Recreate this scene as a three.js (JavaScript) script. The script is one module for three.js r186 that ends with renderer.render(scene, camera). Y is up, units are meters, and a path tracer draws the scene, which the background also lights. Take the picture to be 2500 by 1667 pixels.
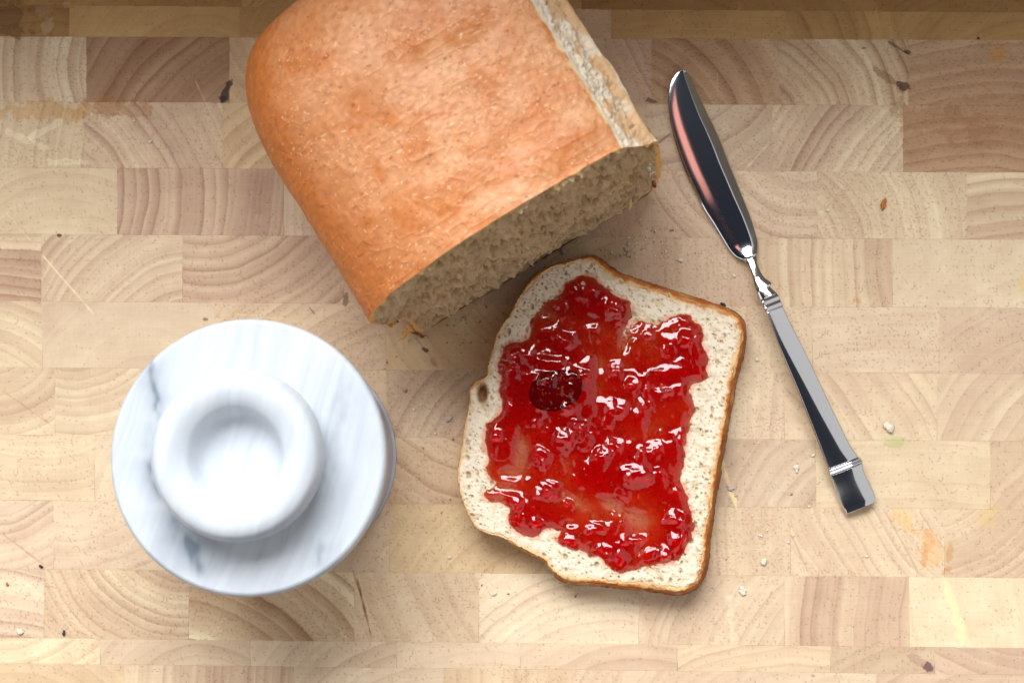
import * as THREE from 'three';
import { mergeGeometries, mergeVertices, toCreasedNormals } from 'three/addons/utils/BufferGeometryUtils.js';
import { RectAreaLightUniformsLib } from 'three/addons/lights/RectAreaLightUniformsLib.js';

// ------------------------------------------------------------ camera, light, exposure
const scene = new THREE.Scene();
const W = 2500, H = 1667, F = 3472;                       // the photograph's frame and focal length in its own pixels
const camera = new THREE.PerspectiveCamera(2 * Math.atan(H / 2 / F) * 180 / Math.PI, W / H, 0.02, 10);
camera.position.set(0.0114, 0.543, 0.040);
camera.up.set(0, 0, -1);
camera.lookAt(0, 0, 0);
camera.focus = 0.528; camera.userData.fStop = 9;
camera.updateMatrixWorld(true); camera.updateProjectionMatrix();

const renderer = new THREE.WebGLRenderer({ antialias: true });
renderer.setSize(1024, 682);
renderer.toneMapping = THREE.LinearToneMapping;
renderer.toneMappingExposure = 0.83;
renderer.shadowMap.enabled = true;
RectAreaLightUniformsLib.init();

scene.background = new THREE.Color(0.021, 0.025, 0.038);
function areaLight(name, pos, target, w, h, color, intensity, up) {
  const l = new THREE.RectAreaLight(new THREE.Color(...color), intensity, w, h);
  l.name = name; if (up) l.up.set(...up); l.position.set(...pos); l.lookAt(...target); scene.add(l); return l;
}
areaLight('window_light', [-0.16, 1.05, -0.83], [0, 0, 0], 1.15, 0.72, [0.96, 0.98, 1.0], 17.5);
areaLight('side_fill_light', [1.4, 1.2, 0.0], [0, 0, 0], 2.4, 1.7, [1.0, 0.97, 0.93], 0.8);  // unseen fill panel added to lift the right side
areaLight('left_fill_light', [-1.35, 0.70, 0.0], [0, 0, 0], 2.2, 1.2, [1.0, 0.97, 0.93], 1.4);  // added fill from the left, no source in view there
areaLight('front_fill_light', [0.1, 0.85, 1.15], [0, 0, 0], 1.8, 0.9, [1.0, 0.95, 0.90], 1.15);  // extra fill put in at the front to soften shadows
areaLight('warm_streak_light', [-0.040, 0.75, -0.18], [0.05, 0, -0.04], 0.10, 0.15, [1.0, 0.40, 0.30], 1.5, [0.46, 0, 0.89]);  // unseen warm panel added for the pink streak on the blade

// ------------------------------------------------------------ helpers
function rng(seed) { let s = seed >>> 0; return () => { s = (s + 0x6d2b79f5) | 0; let t = Math.imul(s ^ (s >>> 15), 1 | s); t = (t + Math.imul(t ^ (t >>> 7), 61 | t)) ^ t; return ((t ^ (t >>> 14)) >>> 0) / 4294967296; }; }
const perm = new Uint8Array(512), gv = new Float32Array(256);
{ const r = rng(77), p = [...Array(256).keys()]; for (let i = 255; i > 0; i--) { const j = Math.floor(r() * (i + 1)); [p[i], p[j]] = [p[j], p[i]]; } for (let i = 0; i < 512; i++) perm[i] = p[i & 255]; for (let i = 0; i < 256; i++) gv[i] = r() * 2 - 1; }
const fade = (t) => t * t * t * (t * (t * 6 - 15) + 10);
const lerp = (a, b, t) => a + (b - a) * t, clamp = (x, a = 0, b = 1) => Math.min(b, Math.max(a, x));
const smooth = (a, b, x) => { const t = clamp((x - a) / (b - a)); return t * t * (3 - 2 * t); };
function n2(x, y) {                                         // value noise, -1..1
  const xi = Math.floor(x), yi = Math.floor(y), u = fade(x - xi), v = fade(y - yi), X = xi & 255, Y = yi & 255;
  const a = perm[X] + Y, b = perm[(X + 1) & 255] + Y;
  return lerp(lerp(gv[perm[a & 511]], gv[perm[b & 511]], u), lerp(gv[perm[(a + 1) & 511]], gv[perm[(b + 1) & 511]], u), v);
}
function n3(x, y, z) {
  const zi = Math.floor(z), w = fade(z - zi);
  return lerp(n2(x + zi * 37.17, y + zi * 17.31), n2(x + (zi + 1) * 37.17, y + (zi + 1) * 17.31), w);
}
const fbm2 = (x, y, o = 3) => { let s = 0, a = 0.5; for (let i = 0; i < o; i++) { s += a * n2(x, y); x = x * 2.03 + 11.3; y = y * 2.03 + 5.7; a *= 0.5; } return s; };
const fbm3 = (x, y, z, o = 3) => { let s = 0, a = 0.5; for (let i = 0; i < o; i++) { s += a * n3(x, y, z); x = x * 2.03 + 11.3; y = y * 2.03 + 5.7; z = z * 2.03 + 3.1; a *= 0.5; } return s; };
const hash = (i) => gv[perm[(i & 255) + 13] & 255] * 0.5 + 0.5;
const toLin = (c) => { c /= 255; return c <= 0.04045 ? c / 12.92 : Math.pow((c + 0.055) / 1.055, 2.4); };
const toS = (x) => Math.round(255 * clamp(x <= 0.0031308 ? x * 12.92 : 1.055 * Math.pow(x, 1 / 2.4) - 0.055));
const lin = (r, g, b) => [toLin(r), toLin(g), toLin(b)];
const eye = camera.position.clone();
function at(px, py, y = 0) {                               // where the sight line through a point of the photograph meets the level y
  const v = new THREE.Vector3(px / W * 2 - 1, 1 - py / H * 2, 0.5).unproject(camera).sub(eye);
  const t = (y - eye.y) / v.y;
  return [eye.x + v.x * t, eye.z + v.z * t];
}
const vp = new THREE.Matrix4().multiplyMatrices(camera.projectionMatrix, camera.matrixWorldInverse.copy(camera.matrixWorld).invert()).elements;
function toPx(x, y, z) {
  const w = vp[3] * x + vp[7] * y + vp[11] * z + vp[15];
  return [((vp[0] * x + vp[4] * y + vp[8] * z + vp[12]) / w + 1) * W / 2, (1 - (vp[1] * x + vp[5] * y + vp[9] * z + vp[13]) / w) * H / 2];
}
const taken = {};
function numbered(n) { const k = taken[n] = (taken[n] ?? -1) + 1; return k ? n + '_' + String(k).padStart(3, '0') : n; }
function thing(name, label, category, [x, y, z] = [0, 0, 0], group) {
  const o = new THREE.Group(); o.name = numbered(name); o.position.set(x, y, z); o.userData = { label, category };
  if (group) o.userData.group = group;
  scene.add(o); return o;
}
function part(name, geo, mat, parent, label, kind) {
  const m = new THREE.Mesh(geo, mat); m.name = name; m.castShadow = m.receiveShadow = true;
  if (label) m.userData.label = label;
  if (kind) m.userData.kind = kind;
  parent.add(m); return m;
}
function geo(pos, idx, uv, col) {
  const g = new THREE.BufferGeometry();
  g.setAttribute('position', new THREE.BufferAttribute(Float32Array.from(pos), 3));
  if (uv) g.setAttribute('uv', new THREE.BufferAttribute(Float32Array.from(uv), 2));
  if (col) g.setAttribute('color', new THREE.BufferAttribute(Float32Array.from(col), 3));
  if (idx) g.setIndex(new THREE.BufferAttribute(Uint32Array.from(idx), 1));
  g.computeVertexNormals(); return g;
}
function texture(w, h, f, srgb, ch = 4) {
  const data = new Uint8Array(w * h * 4), o = [0, 0, 0];
  for (let j = 0, i = 0; j < h; j++) for (let k = 0; k < w; k++, i += 4) { f(k, j, o); data[i] = o[0]; data[i + 1] = o[1]; data[i + 2] = o[2]; data[i + 3] = 255; }
  const t = new THREE.DataTexture(data, w, h); t.magFilter = THREE.LinearFilter; t.wrapS = t.wrapT = THREE.RepeatWrapping;
  if (srgb) t.colorSpace = THREE.SRGBColorSpace;
  t.needsUpdate = true; return t;
}
function closedSpline(pts, n) {                            // closed Catmull-Rom, n points evenly by arc length
  const c = new THREE.CatmullRomCurve3(pts.map((p) => new THREE.Vector3(p[0], p[1], 0)), true, 'centripetal');
  c.arcLengthDivisions = 1200;
  return c.getSpacedPoints(n).slice(0, n).map((p) => [p.x, p.y]);
}
function inPoly(P, x, y) { let c = false; for (let i = 0, j = P.length - 1; i < P.length; j = i++) { const a = P[i], b = P[j]; if ((a[1] > y) !== (b[1] > y) && x < (b[0] - a[0]) * (y - a[1]) / (b[1] - a[1]) + a[0]) c = !c; } return c; }
function nearest(P, x, y) {                                // [distance, nearest x, nearest y, index]
  let best = 1e9, bx = 0, by = 0, bi = 0;
  for (let i = 0, n = P.length; i < n; i++) {
    const a = P[i], b = P[(i + 1) % n], dx = b[0] - a[0], dy = b[1] - a[1], t = clamp(((x - a[0]) * dx + (y - a[1]) * dy) / (dx * dx + dy * dy));
    const qx = a[0] + dx * t, qy = a[1] + dy * t, d = (qx - x) ** 2 + (qy - y) ** 2;
    if (d < best) { best = d; bx = qx; by = qy; bi = i; }
  }
  return [Math.sqrt(best), bx, by, bi];
}
// a sheet over the inside of a closed outline in x, z: grid cells of size c, the border pulled onto the outline; f(x, z, distance to outline) -> [y, r, g, b]
function sheet(P, c, f, flip) {
  let x0 = 1e9, x1 = -1e9, z0 = 1e9, z1 = -1e9;
  for (const p of P) { x0 = Math.min(x0, p[0]); x1 = Math.max(x1, p[0]); z0 = Math.min(z0, p[1]); z1 = Math.max(z1, p[1]); }
  x0 -= c; z0 -= c;
  const nx = Math.ceil((x1 - x0) / c) + 2, nz = Math.ceil((z1 - z0) / c) + 2, id = new Int32Array(nx * nz).fill(-1), sd = new Float32Array(nx * nz), near = [];
  for (let j = 0; j < nz; j++) for (let i = 0; i < nx; i++) { const x = x0 + i * c, z = z0 + j * c, q = nearest(P, x, z); sd[j * nx + i] = inPoly(P, x, z) ? q[0] : -q[0]; near.push(q); }
  const pos = [], col = [], idx = [];
  const vert = (k) => {
    if (id[k] >= 0) return id[k];
    let x = x0 + (k % nx) * c, z = z0 + Math.floor(k / nx) * c, d = sd[k];
    if (d < c * 0.35) { x = near[k][1]; z = near[k][2]; d = 0; }
    const r = f(x, z, d, near[k][3]);
    pos.push(x, r[0], z); if (r.length > 1) col.push(r[1], r[2], r[3]);
    return (id[k] = pos.length / 3 - 1);
  };
  for (let j = 0; j < nz - 1; j++) for (let i = 0; i < nx - 1; i++) {
    const k = j * nx + i, q = [k, k + nx, k + nx + 1, k + 1];
    if (q.every((m) => sd[m] < c * 0.35)) continue;
    if (q.some((m) => sd[m] < -c * 1.5)) continue;
    const v = q.map(vert);
    if (flip) idx.push(v[0], v[2], v[1], v[0], v[3], v[2]); else idx.push(v[0], v[1], v[2], v[0], v[2], v[3]);
  }
  return { pos, col, idx };
}

// ------------------------------------------------------------ the butcher-block board
// rows: y of the joint at the left and at the right edge of the frame; blocks of each row: [x of its left joint, tone, grain angle in degrees, curvature radius in mm (sign: side of the ring centre), ring strength, pores]
const ROWS = [[-330, -318], [-172, -158], [-82, -70], [12, 30], [89, 97], [248, 258], [409, 421], [571, 585], [735, 752], [897, 913], [1060, 1077], [1221, 1244], [1389, 1411], [1557, 1582], [1619, 1648], [1690, 1717], [1855, 1885], [2020, 2052]];
const T = { cream: lin(226, 206, 170), pale: lin(220, 197, 163), tan: lin(210, 182, 144), pink: lin(210, 182, 150), brown: lin(186, 147, 108), grey: lin(202, 179, 147), dark: lin(162, 122, 82), gold: lin(209, 178, 130), amber: lin(196, 158, 104), shaded: lin(170, 130, 80) };  // last two tones: shade of the top strip painted into golden wood
const B = [
  [[-520, 'tan', 20, 60, .4, .3], [-160, 'pale', 70, 80, .5, .4], [300, 'tan', 110, 50, .4, .4], [640, 'pink', 40, 60, .5, .5], [1020, 'grey', 80, 90, .4, .3], [1400, 'cream', 120, 60, .3, .2], [1790, 'tan', 10, 70, .5, .5], [2150, 'pink', 60, 50, .5, .4], [2520, 'pale', 30, 60, .4, .4], [2860, 'tan', 100, 50, .4, .4]],
  [[-420, 'tan', 50, 60, .4, .3], [40, 'pale', 100, 80, .5, .4], [380, 'pink', 20, 50, .4, .4], [800, 'tan', 70, 60, .5, .5], [1180, 'grey', 30, 90, .4, .3], [1560, 'cream', 80, 60, .3, .2], [1900, 'tan', 140, 70, .5, .5], [2280, 'pink', 50, 50, .5, .4], [2640, 'pale', 60, 60, .4, .4]],
  [[-540, 'amber', 30, 60, .5, .4], [-200, 'shaded', 80, 60, .4, .4], [165, 'shaded', 0, 60, .5, .6], [590, 'amber', 10, 60, .4, .5], [1080, 'amber', 20, 50, .4, .4], [1420, 'shaded', 0, 60, .4, .6], [1800, 'shaded', 120, 60, .3, .5], [2144, 'shaded', 10, 40, .4, .5], [2560, 'amber', 60, 60, .4, .4]],
  [[-430, 'tan', 60, 50, .4, .4], [-90, 'shaded', 5, 300, .5, .7], [167, 'amber', 30, 34, .55, .15], [584, 'amber', 60, 50, .3, .3], [900, 'tan', 20, 60, .4, .4], [1210, 'tan', 50, 60, .4, .4], [1492, 'amber', 0, 200, .25, .6], [1919, 'amber', 105, -42, .8, .4], [2200, 'amber', 30, 34, .6, .2], [2570, 'tan', 80, 60, .5, .4]],
  [[-460, 'pink', 30, 60, .5, .5], [-120, 'cream', 88, 70, .95, 1.1], [210, 'dark', 48, 66, 1.2, .5], [559, 'gold', 140, 40, .5, .3], [900, 'tan', 40, 60, .4, .3], [1240, 'tan', 10, 50, .4, .3], [1475, 'pink', 118, 70, .7, 1.0], [1591, 'brown', 128, -52, .9, 1.2], [1903, 'tan', 120, -44, 1.25, 1.3], [2219, 'brown', 4, 120, .9, 1.2], [2580, 'tan', 40, 60, .5, .6]],
  [[-480, 'tan', 60, 50, .5, .5], [-140, 'cream', 82, 120, .8, .9], [203, 'pink', 126, -70, 1.0, .8], [543, 'gold', 24, 46, .8, .3], [860, 'tan', 40, 60, .4, .3], [1200, 'tan', 10, 50, .4, .3], [1576, 'grey', 28, -60, .8, .9], [1886, 'pale', 54, 110, .95, 1.0], [2206, 'brown', 2, 140, .8, .7], [2560, 'tan', 40, 60, .5, .6]],
  [[-440, 'pink', 20, 60, .5, .5], [-90, 'cream', 14, 40, .25, .4], [285, 'pink', 86, -90, 1.15, .5], [693, 'pale', 88, 200, .4, .7], [1040, 'tan', 10, 50, .4, .3], [1300, 'pink', 100, 200, .4, .8], [1591, 'pink', 140, 44, .95, 1.0], [1996, 'pale', 112, -50, .65, 1.2], [2362, 'pink', 2, 150, .9, .4], [2700, 'tan', 40, 60, .5, .6]],
  [[-330, 'tan', 50, 60, .5, .5], [-250, 'pink', 2, 160, 1.2, .6], [99, 'pale', 40, 52, .8, .4], [445, 'pink', 26, -50, 1.15, .7], [839, 'tan', 90, 90, .5, .6], [1180, 'grey', 40, 60, .4, .5], [1540, 'pink', 90, 400, .4, 1.2], [1850, 'pink', 93, 160, .85, .6], [2180, 'cream', 30, 60, .12, .5], [2560, 'pale', 40, 60, .5, .6]],
  [[-300, 'pale', 36, 46, .6, .3], [102, 'pale', 15, 30, .28, .1], [523, 'tan', 36, 80, .6, .9], [942, 'gold', 130, 34, .35, .3], [1285, 'tan', 40, 60, .4, .5], [1610, 'pale', 88, 160, .4, 1.3], [1985, 'pale', 3, 300, .25, 1.1], [2294, 'pink', 20, 60, .2, .5], [2660, 'tan', 40, 60, .5, .5]],
  [[-250, 'pale', 130, 40, .6, .3], [133, 'cream', 26, -44, .5, .2], [470, 'tan', 60, 50, .5, .4], [943, 'grey', 45, 60, .6, 1.1], [1330, 'tan', 50, 60, .5, .6], [1640, 'pale', 86, 300, .4, 1.3], [1916, 'pink', 124, -140, .6, .5], [2289, 'pale', 50, 56, .6, .2], [2640, 'tan', 40, 60, .5, .5]],
  [[-180, 'pale', 146, 70, .5, .6], [230, 'pale', 50, 46, .5, .4], [560, 'tan', 10, 60, .5, .5], [950, 'tan', 165, 60, .9, 1.2], [1340, 'tan', 50, 60, .5, .6], [1650, 'grey', 60, 46, .7, .5], [1993, 'cream', 0, 300, .18, .3], [2419, 'pink', 30, 60, .5, .5], [2760, 'tan', 40, 60, .5, .5]],
  [[-300, 'pale', 136, 46, .6, .3], [130, 'pale', 28, -50, .5, .5], [510, 'pink', 70, 60, .5, .6], [950, 'gold', 40, 60, .5, .9], [1300, 'tan', 50, 60, .5, .6], [1640, 'pale', 88, 300, .35, 1.4], [1931, 'pink', 122, 90, .6, .7], [2307, 'pink', 40, -60, .6, .6], [2640, 'tan', 40, 60, .5, .5]],
  [[-260, 'pink', 3, 200, 1.1, .9], [106, 'pink', 142, 42, .8, 1.1], [460, 'tan', 146, -80, 1.2, 1.2], [864, 'tan', 115, 120, .35, .9], [1169, 'pale', 20, 52, .6, .5], [1560, 'pale', 60, 80, .5, .6], [1916, 'pink', 88, 180, .85, .4], [2221, 'cream', 100, 200, .22, .3], [2580, 'tan', 40, 60, .5, .5]],
  [[-100, 'cream', 150, 46, .5, .6], [244, 'pale', 20, 30, .4, .3], [611, 'pale', 40, 60, .5, .5], [968, 'pink', 10, 60, .2, .3], [1270, 'pink', 14, 60, .4, .3], [1655, 'pink', 8, 90, .7, .2], [2029, 'grey', 20, 60, .4, .9], [2283, 'pink', 170, 70, .6, .3], [2640, 'tan', 40, 60, .5, .5]],
  [[-60, 'tan', 30, 50, .4, .4], [300, 'pink', 88, 100, .8, .4], [716, 'pale', 30, 60, .4, .5], [1080, 'tan', 90, 100, .4, .5], [1400, 'pink', 50, 60, .4, .4], [1800, 'pale', 10, 60, .4, .5], [2140, 'pink', 20, 60, .4, .5], [2520, 'tan', 40, 60, .5, .5]],
  [[-420, 'tan', 50, 60, .4, .3], [-60, 'pale', 100, 80, .5, .4], [260, 'pink', 20, 50, .4, .4], [640, 'tan', 70, 60, .5, .5], [1010, 'grey', 30, 90, .4, .3], [1380, 'cream', 80, 60, .3, .2], [1740, 'tan', 140, 70, .5, .5], [2120, 'pink', 50, 50, .5, .4], [2500, 'pale', 60, 60, .4, .4]],
  [[-300, 'tan', 20, 60, .4, .3], [60, 'pale', 70, 80, .5, .4], [420, 'tan', 110, 50, .4, .4], [780, 'pink', 40, 60, .5, .5], [1160, 'grey', 80, 90, .4, .3], [1540, 'cream', 120, 60, .3, .2], [1900, 'tan', 10, 70, .5, .5], [2270, 'pink', 60, 50, .5, .4], [2640, 'pale', 30, 60, .4, .4]],
];
{ const m = lin(217, 191, 161); for (const k in T) if (k !== 'shaded' && k !== 'amber') T[k] = T[k].map((c, i) => lerp(c, m[i], k === 'brown' || k === 'dark' ? 0.25 : 0.42)); }
const XL = -560, XR = 3060, PXM = 0.000157;                  // metres per photograph pixel on the board
const rowY = (r, x) => lerp(ROWS[r][0], ROWS[r][1], x / W);
const blocks = [];
B.forEach((row, r) => row.forEach((b, i) => {
  const x0 = i ? b[0] : XL, x1 = i + 1 < row.length ? row[i + 1][0] : XR, R = rng(r * 131 + i * 17 + 5);
  const mx = (x0 + x1) / 2, my = (rowY(r, mx) + rowY(r + 1, mx)) / 2, a = b[2] * Math.PI / 180, rad = b[3] / 1000 / PXM;
  // the grain runs along angle a (counted up from the x axis); the ring centre lies across it
  blocks.push({ r, i, x0, x1, mx, my, cx: mx + Math.sin(a) * rad, cy: my + Math.cos(a) * rad, rad: Math.abs(rad), tone: T[b[1]], kind: b[1], k: b[4], pores: b[5], sp: 20 + R() * 16, off: R() * 40, seed: Math.floor(R() * 200), shade: 0.94 + R() * 0.12, hue: R() - 0.5 });
}));
const byRow = B.map((_, r) => blocks.filter((b) => b.r === r));
function blockAt(px, py) {
  let r = 0; while (r < B.length - 1 && py > rowY(r + 1, px)) r++;
  const L = byRow[r]; let i = 0; while (i < L.length - 1 && px > L[i + 1].x0) i++;
  return L[i];
}
// marks with a shape of their own: [x, y, rx, ry, turn, colour, strength, ragged] in photograph pixels
const DARKMARK = lin(62, 34, 26);
const MARKS = [
  [551, 224, 8, 26, .45, DARKMARK, 1.2], [544, 241, 14, 8, .3, DARKMARK, .9],
  [2205, 208, 26, 10, .4, lin(70, 36, 26), 1.1], [2175, 196, 44, 9, .62, lin(130, 82, 52), .6], [2110, 117, 10, 6, 0, lin(90, 55, 34), .8],
  [2195, 117, 36, 3, .55, lin(80, 50, 28), .8], [2216, 127, 8, 4, .2, lin(60, 36, 22), 1],
  [2440, 130, 22, 20, 0, lin(206, 150, 86), .9], [1594, 246, 14, 5, .2, lin(60, 40, 30), .9],
  [144, 575, 6, 5, 0, lin(90, 30, 24), 1.2], [500, 779, 6, 4, 0, lin(110, 60, 44), 1],
  [1037, 853, 10, 4, .5, lin(50, 34, 26), 1.1], [1043, 858, 5, 5, .5, lin(50, 34, 26), 1.1],
  [843, 722, 7, 24, 0, lin(100, 60, 40), .8], [760, 757, 16, 2, .9, lin(90, 66, 44), .9],
  [2267, 1628, 13, 17, .3, lin(96, 52, 74), 1.1], [2240, 1610, 22, 14, .6, lin(160, 120, 112), .6],
  [1985, 1650, 6, 5, 0, lin(170, 105, 70), .7], [2090, 734, 12, 6, 0, lin(206, 150, 96), .7], [2165, 1065, 40, 6, 0, lin(196, 214, 150), .25],
  [2186, 1080, 20, 13, -.3, lin(176, 186, 112), .8], [2208, 1072, 6, 6, 0, lin(170, 180, 110), .6],
  [2200, 1262, 22, 26, .5, lin(226, 184, 118), .75], [2222, 1284, 20, 14, .7, lin(222, 176, 112), .75], [2240, 1300, 14, 8, 0, lin(222, 176, 112), .6],
  [2410, 1258, 26, 22, .4, lin(216, 186, 120), .7], [2425, 1240, 14, 10, .6, lin(216, 186, 120), .6],
  [2276, 1355, 30, 40, .1, lin(222, 172, 108), .75], [2270, 1318, 14, 28, .25, lin(212, 152, 84), .75], [2258, 1360, 8, 30, .1, lin(204, 142, 74), .7], [2320, 1350, 8, 34, .12, lin(204, 138, 66), .85], [2315, 1392, 12, 7, -.6, lin(206, 142, 72), .75],
  [2496, 690, 6, 26, 0, lin(226, 196, 120), .8], [210, 1582, 90, 10, 0, lin(240, 226, 186), .0],
  [118, 60, 16, 20, .3, lin(206, 186, 152), .5], [98, 24, 24, 10, 0, lin(200, 180, 140), .25], [160, 10, 8, 6, 0, lin(206, 186, 152), .4], [355, 23, 5, 5, 0, lin(206, 186, 152), .4], [20, 40, 60, 40, 0, lin(110, 76, 42), .7],
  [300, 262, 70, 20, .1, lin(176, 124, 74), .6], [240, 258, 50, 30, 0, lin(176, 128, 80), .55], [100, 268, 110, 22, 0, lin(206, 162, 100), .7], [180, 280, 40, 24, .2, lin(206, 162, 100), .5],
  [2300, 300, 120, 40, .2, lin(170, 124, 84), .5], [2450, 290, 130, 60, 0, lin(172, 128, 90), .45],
  [120, 310, 60, 8, -.5, lin(246, 232, 196), .7], [60, 340, 70, 8, .4, lin(246, 232, 196), .6], [160, 395, 50, 8, 0, lin(246, 232, 196), .6],
];
// streaks and scratches: [x0, y0, x1, y1, half width, colour, strength]
const STREAKS = [
  [100, 620, 232, 772, 2.2, lin(248, 228, 186), .8], [10, 515, 75, 590, 1.5, lin(244, 224, 186), .5], [560, 765, 900, 800, 1.6, lin(224, 204, 150), .6], [640, 775, 890, 786, 1.4, lin(230, 208, 150), .5],
  [1760, 1118, 1800, 1243, 5, lin(246, 220, 160), .85], [2305, 1411, 2360, 1578, 14, lin(250, 226, 172), .75], [1780, 1450, 1790, 1575, 9, lin(246, 224, 188), .4],
  [1814, 420, 1876, 352, 1.8, lin(240, 214, 170), .7], [1752, 175, 1753, 240, 1.4, lin(206, 178, 130), .6], [1880, 90, 1914, 62, 1.3, lin(212, 180, 110), .5], [2140, 20, 2146, 70, 1.3, lin(212, 180, 110), .4],
  [475, 195, 520, 290, 1.3, lin(224, 200, 160), .5], [1605, 350, 1640, 325, 3, lin(120, 86, 60), .7],
  [870, 1409, 908, 1562, 2.6, lin(140, 76, 52), .9], [861, 1392, 872, 1430, 1.8, lin(150, 86, 60), .6], [1014, 824, 1050, 868, 2, lin(120, 84, 44), .8], [1050, 868, 1066, 896, 4, lin(170, 126, 66), .6], [1066, 886, 1100, 912, 1.6, lin(226, 194, 128), .5], [1088, 890, 1096, 930, 1.4, lin(226, 194, 128), .5],
  [1931, 1300, 1975, 1400, 2, lin(182, 136, 106), .7], [2160, 1243, 2245, 1400, 2.4, lin(190, 148, 118), .6], [2243, 1245, 2310, 1345, 2.2, lin(190, 148, 118), .6], [2190, 925, 2270, 1040, 2, lin(196, 156, 128), .5], [0, 950, 128, 1040, 2.2, lin(196, 140, 108), .6], [0, 1300, 110, 1382, 2.6, lin(190, 130, 100), .6],
  [1900, 1269, 1720, 1272, 1, lin(200, 150, 120), .5],
];
const TW = 2048, TH = 1497, BX = 0.26, BZ0 = -0.20, BZ1 = 0.18;
const woodBump = new Uint8Array(TW * TH * 4);
const woodColor = texture(TW, TH, (k, j, o) => {
  const wx = (k + 0.5) / TW * 2 * BX - BX, wz = BZ0 + (j + 0.5) / TH * (BZ1 - BZ0);
  const [px, py] = toPx(wx, 0, wz), b = blockAt(px, py), s = b.seed * 7.31;
  const dx = px - b.cx, dy = py - b.cy, warp = fbm2(px * 0.007 + s, py * 0.007 - s, 2) * 13 + n2(px * 0.03 + s, py * 0.03) * 0.8;
  const rr = (Math.hypot(dx, dy) + warp) / b.sp + b.off, ri = Math.floor(rr), rf = rr - ri, amp = 0.15 + 0.85 * hash(ri * 7 + b.seed) ** 1.6;
  // each ring darkens outwards, then starts pale again; rings differ in width and depth
  const late = Math.pow(rf, 1.2 + 2.4 * hash(ri * 3 + b.seed + 5)) * smooth(1.0, 0.9, rf) * amp, thin = amp > 0.5 ? Math.exp(-((((rf - 0.97) * b.sp) / 1.6) ** 2)) * 0.5 : 0;
  const broad = n2(rr * 0.33 + s, 3.1) * 0.5 + n2(rr * 0.9 + s, 9.2) * 0.3;
  let d = b.k * (0.44 * late + 0.12 * thin * amp + 0.29 * broad + 0.10 * n2(rr * 3.1 + s, 5.5));
  const mott = fbm2(px * 0.02 + s, py * 0.02 + 2 * s, 3) * 0.16 + n2(px * 0.33, py * 0.33 + s) * 0.035 + n2(px * 0.9 + s, py * 0.9) * 0.025;
  const saw = n2(px * 0.012 + s, py * 0.75) * 0.028 + n2(px * 0.7, py * 0.015 + s) * 0.018;
  d += mott * 0.55 + saw;
  // pores: short dark dashes strewn over a jittered grid, denser where the ring is dark
  let pore = 0;
  const G = 7.0, gx = Math.floor(px / G), gy = Math.floor(py / G);
  for (let yy = -1; yy <= 1; yy++) for (let xx = -1; xx <= 1; xx++) {
    const cx = gx + xx, cy = gy + yy, h = perm[(perm[(cx + b.seed) & 255] + cy) & 511], h2 = perm[h + 31], h3 = perm[h2 + 77];
    const dens = b.pores * (0.26 + 0.30 * clamp(late + n2(cx * 0.11 + s, cy * 0.11) * 0.9));
    if (h / 255 > dens) continue;
    const qx = px - (cx + h2 / 255) * G, qy = py - (cy + h3 / 255) * G, t = (h2 / 255 - 0.5) * 1.0 + (b.kind === 'brown' ? 0 : 1.2 * (h3 & 1));
    const u = qx * Math.cos(t) + qy * Math.sin(t), v = -qx * Math.sin(t) + qy * Math.cos(t), L = 2.0 + 1.8 * h3 / 255, Wd = 1.15;
    pore = Math.max(pore, Math.exp(-((u / L) ** 2 + (v / Wd) ** 2)) * (0.35 + 0.65 * (h & 15) / 15));
  }
  const t = b.tone, e = Math.exp(-d * 1.15) * b.shade, pk = clamp(d * 0.8, -0.2, 0.6);
  const bx = b.kind === 'pink' || b.kind === 'pale' || b.kind === 'grey' ? 1.18 : 1.34;
  let R = t[0] * Math.pow(e, 0.82), Gc = t[1] * Math.pow(e, 1.15) * (1 - 0.05 * pk), Bc = t[2] * Math.pow(e, bx) * (1 + 0.06 * b.hue);
  const pm = pore * 0.62; R *= 1 - pm * 0.72; Gc *= 1 - pm * 0.92; Bc *= 1 - pm * 0.95;
  for (const m of MARKS) {
    const qx = px - m[0], qy = py - m[1];
    if (Math.abs(qx) > 2.2 * (m[2] + m[3]) || Math.abs(qy) > 2.2 * (m[2] + m[3])) continue;
    const c = Math.cos(m[4]), sn = Math.sin(m[4]), u = (qx * c + qy * sn) / m[2], v = (-qx * sn + qy * c) / m[3], rad = Math.hypot(u, v) + fbm2(px * 0.05 + m[0], py * 0.05, 3) * 0.9 + n2(px * 0.3, py * 0.3) * 0.12;
    const ring = m[6] < 1 && m[2] > 18 ? 0.25 * Math.exp(-(((rad - 0.95) * 6) ** 2)) : 0;
    const f = Math.min(1, (smooth(1.08, 0.88, rad) * 0.8 + ring) * m[6] * (m[6] < 0.9 && m[0] > 2100 && m[1] > 1000 ? 0.7 : 0.9));
    R = lerp(R, m[5][0] * (0.35 + 0.65 * R / t[0]), f); Gc = lerp(Gc, m[5][1] * (0.35 + 0.65 * Gc / t[1]), f); Bc = lerp(Bc, m[5][2] * (0.35 + 0.65 * Bc / t[2]), f);
  }
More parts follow.
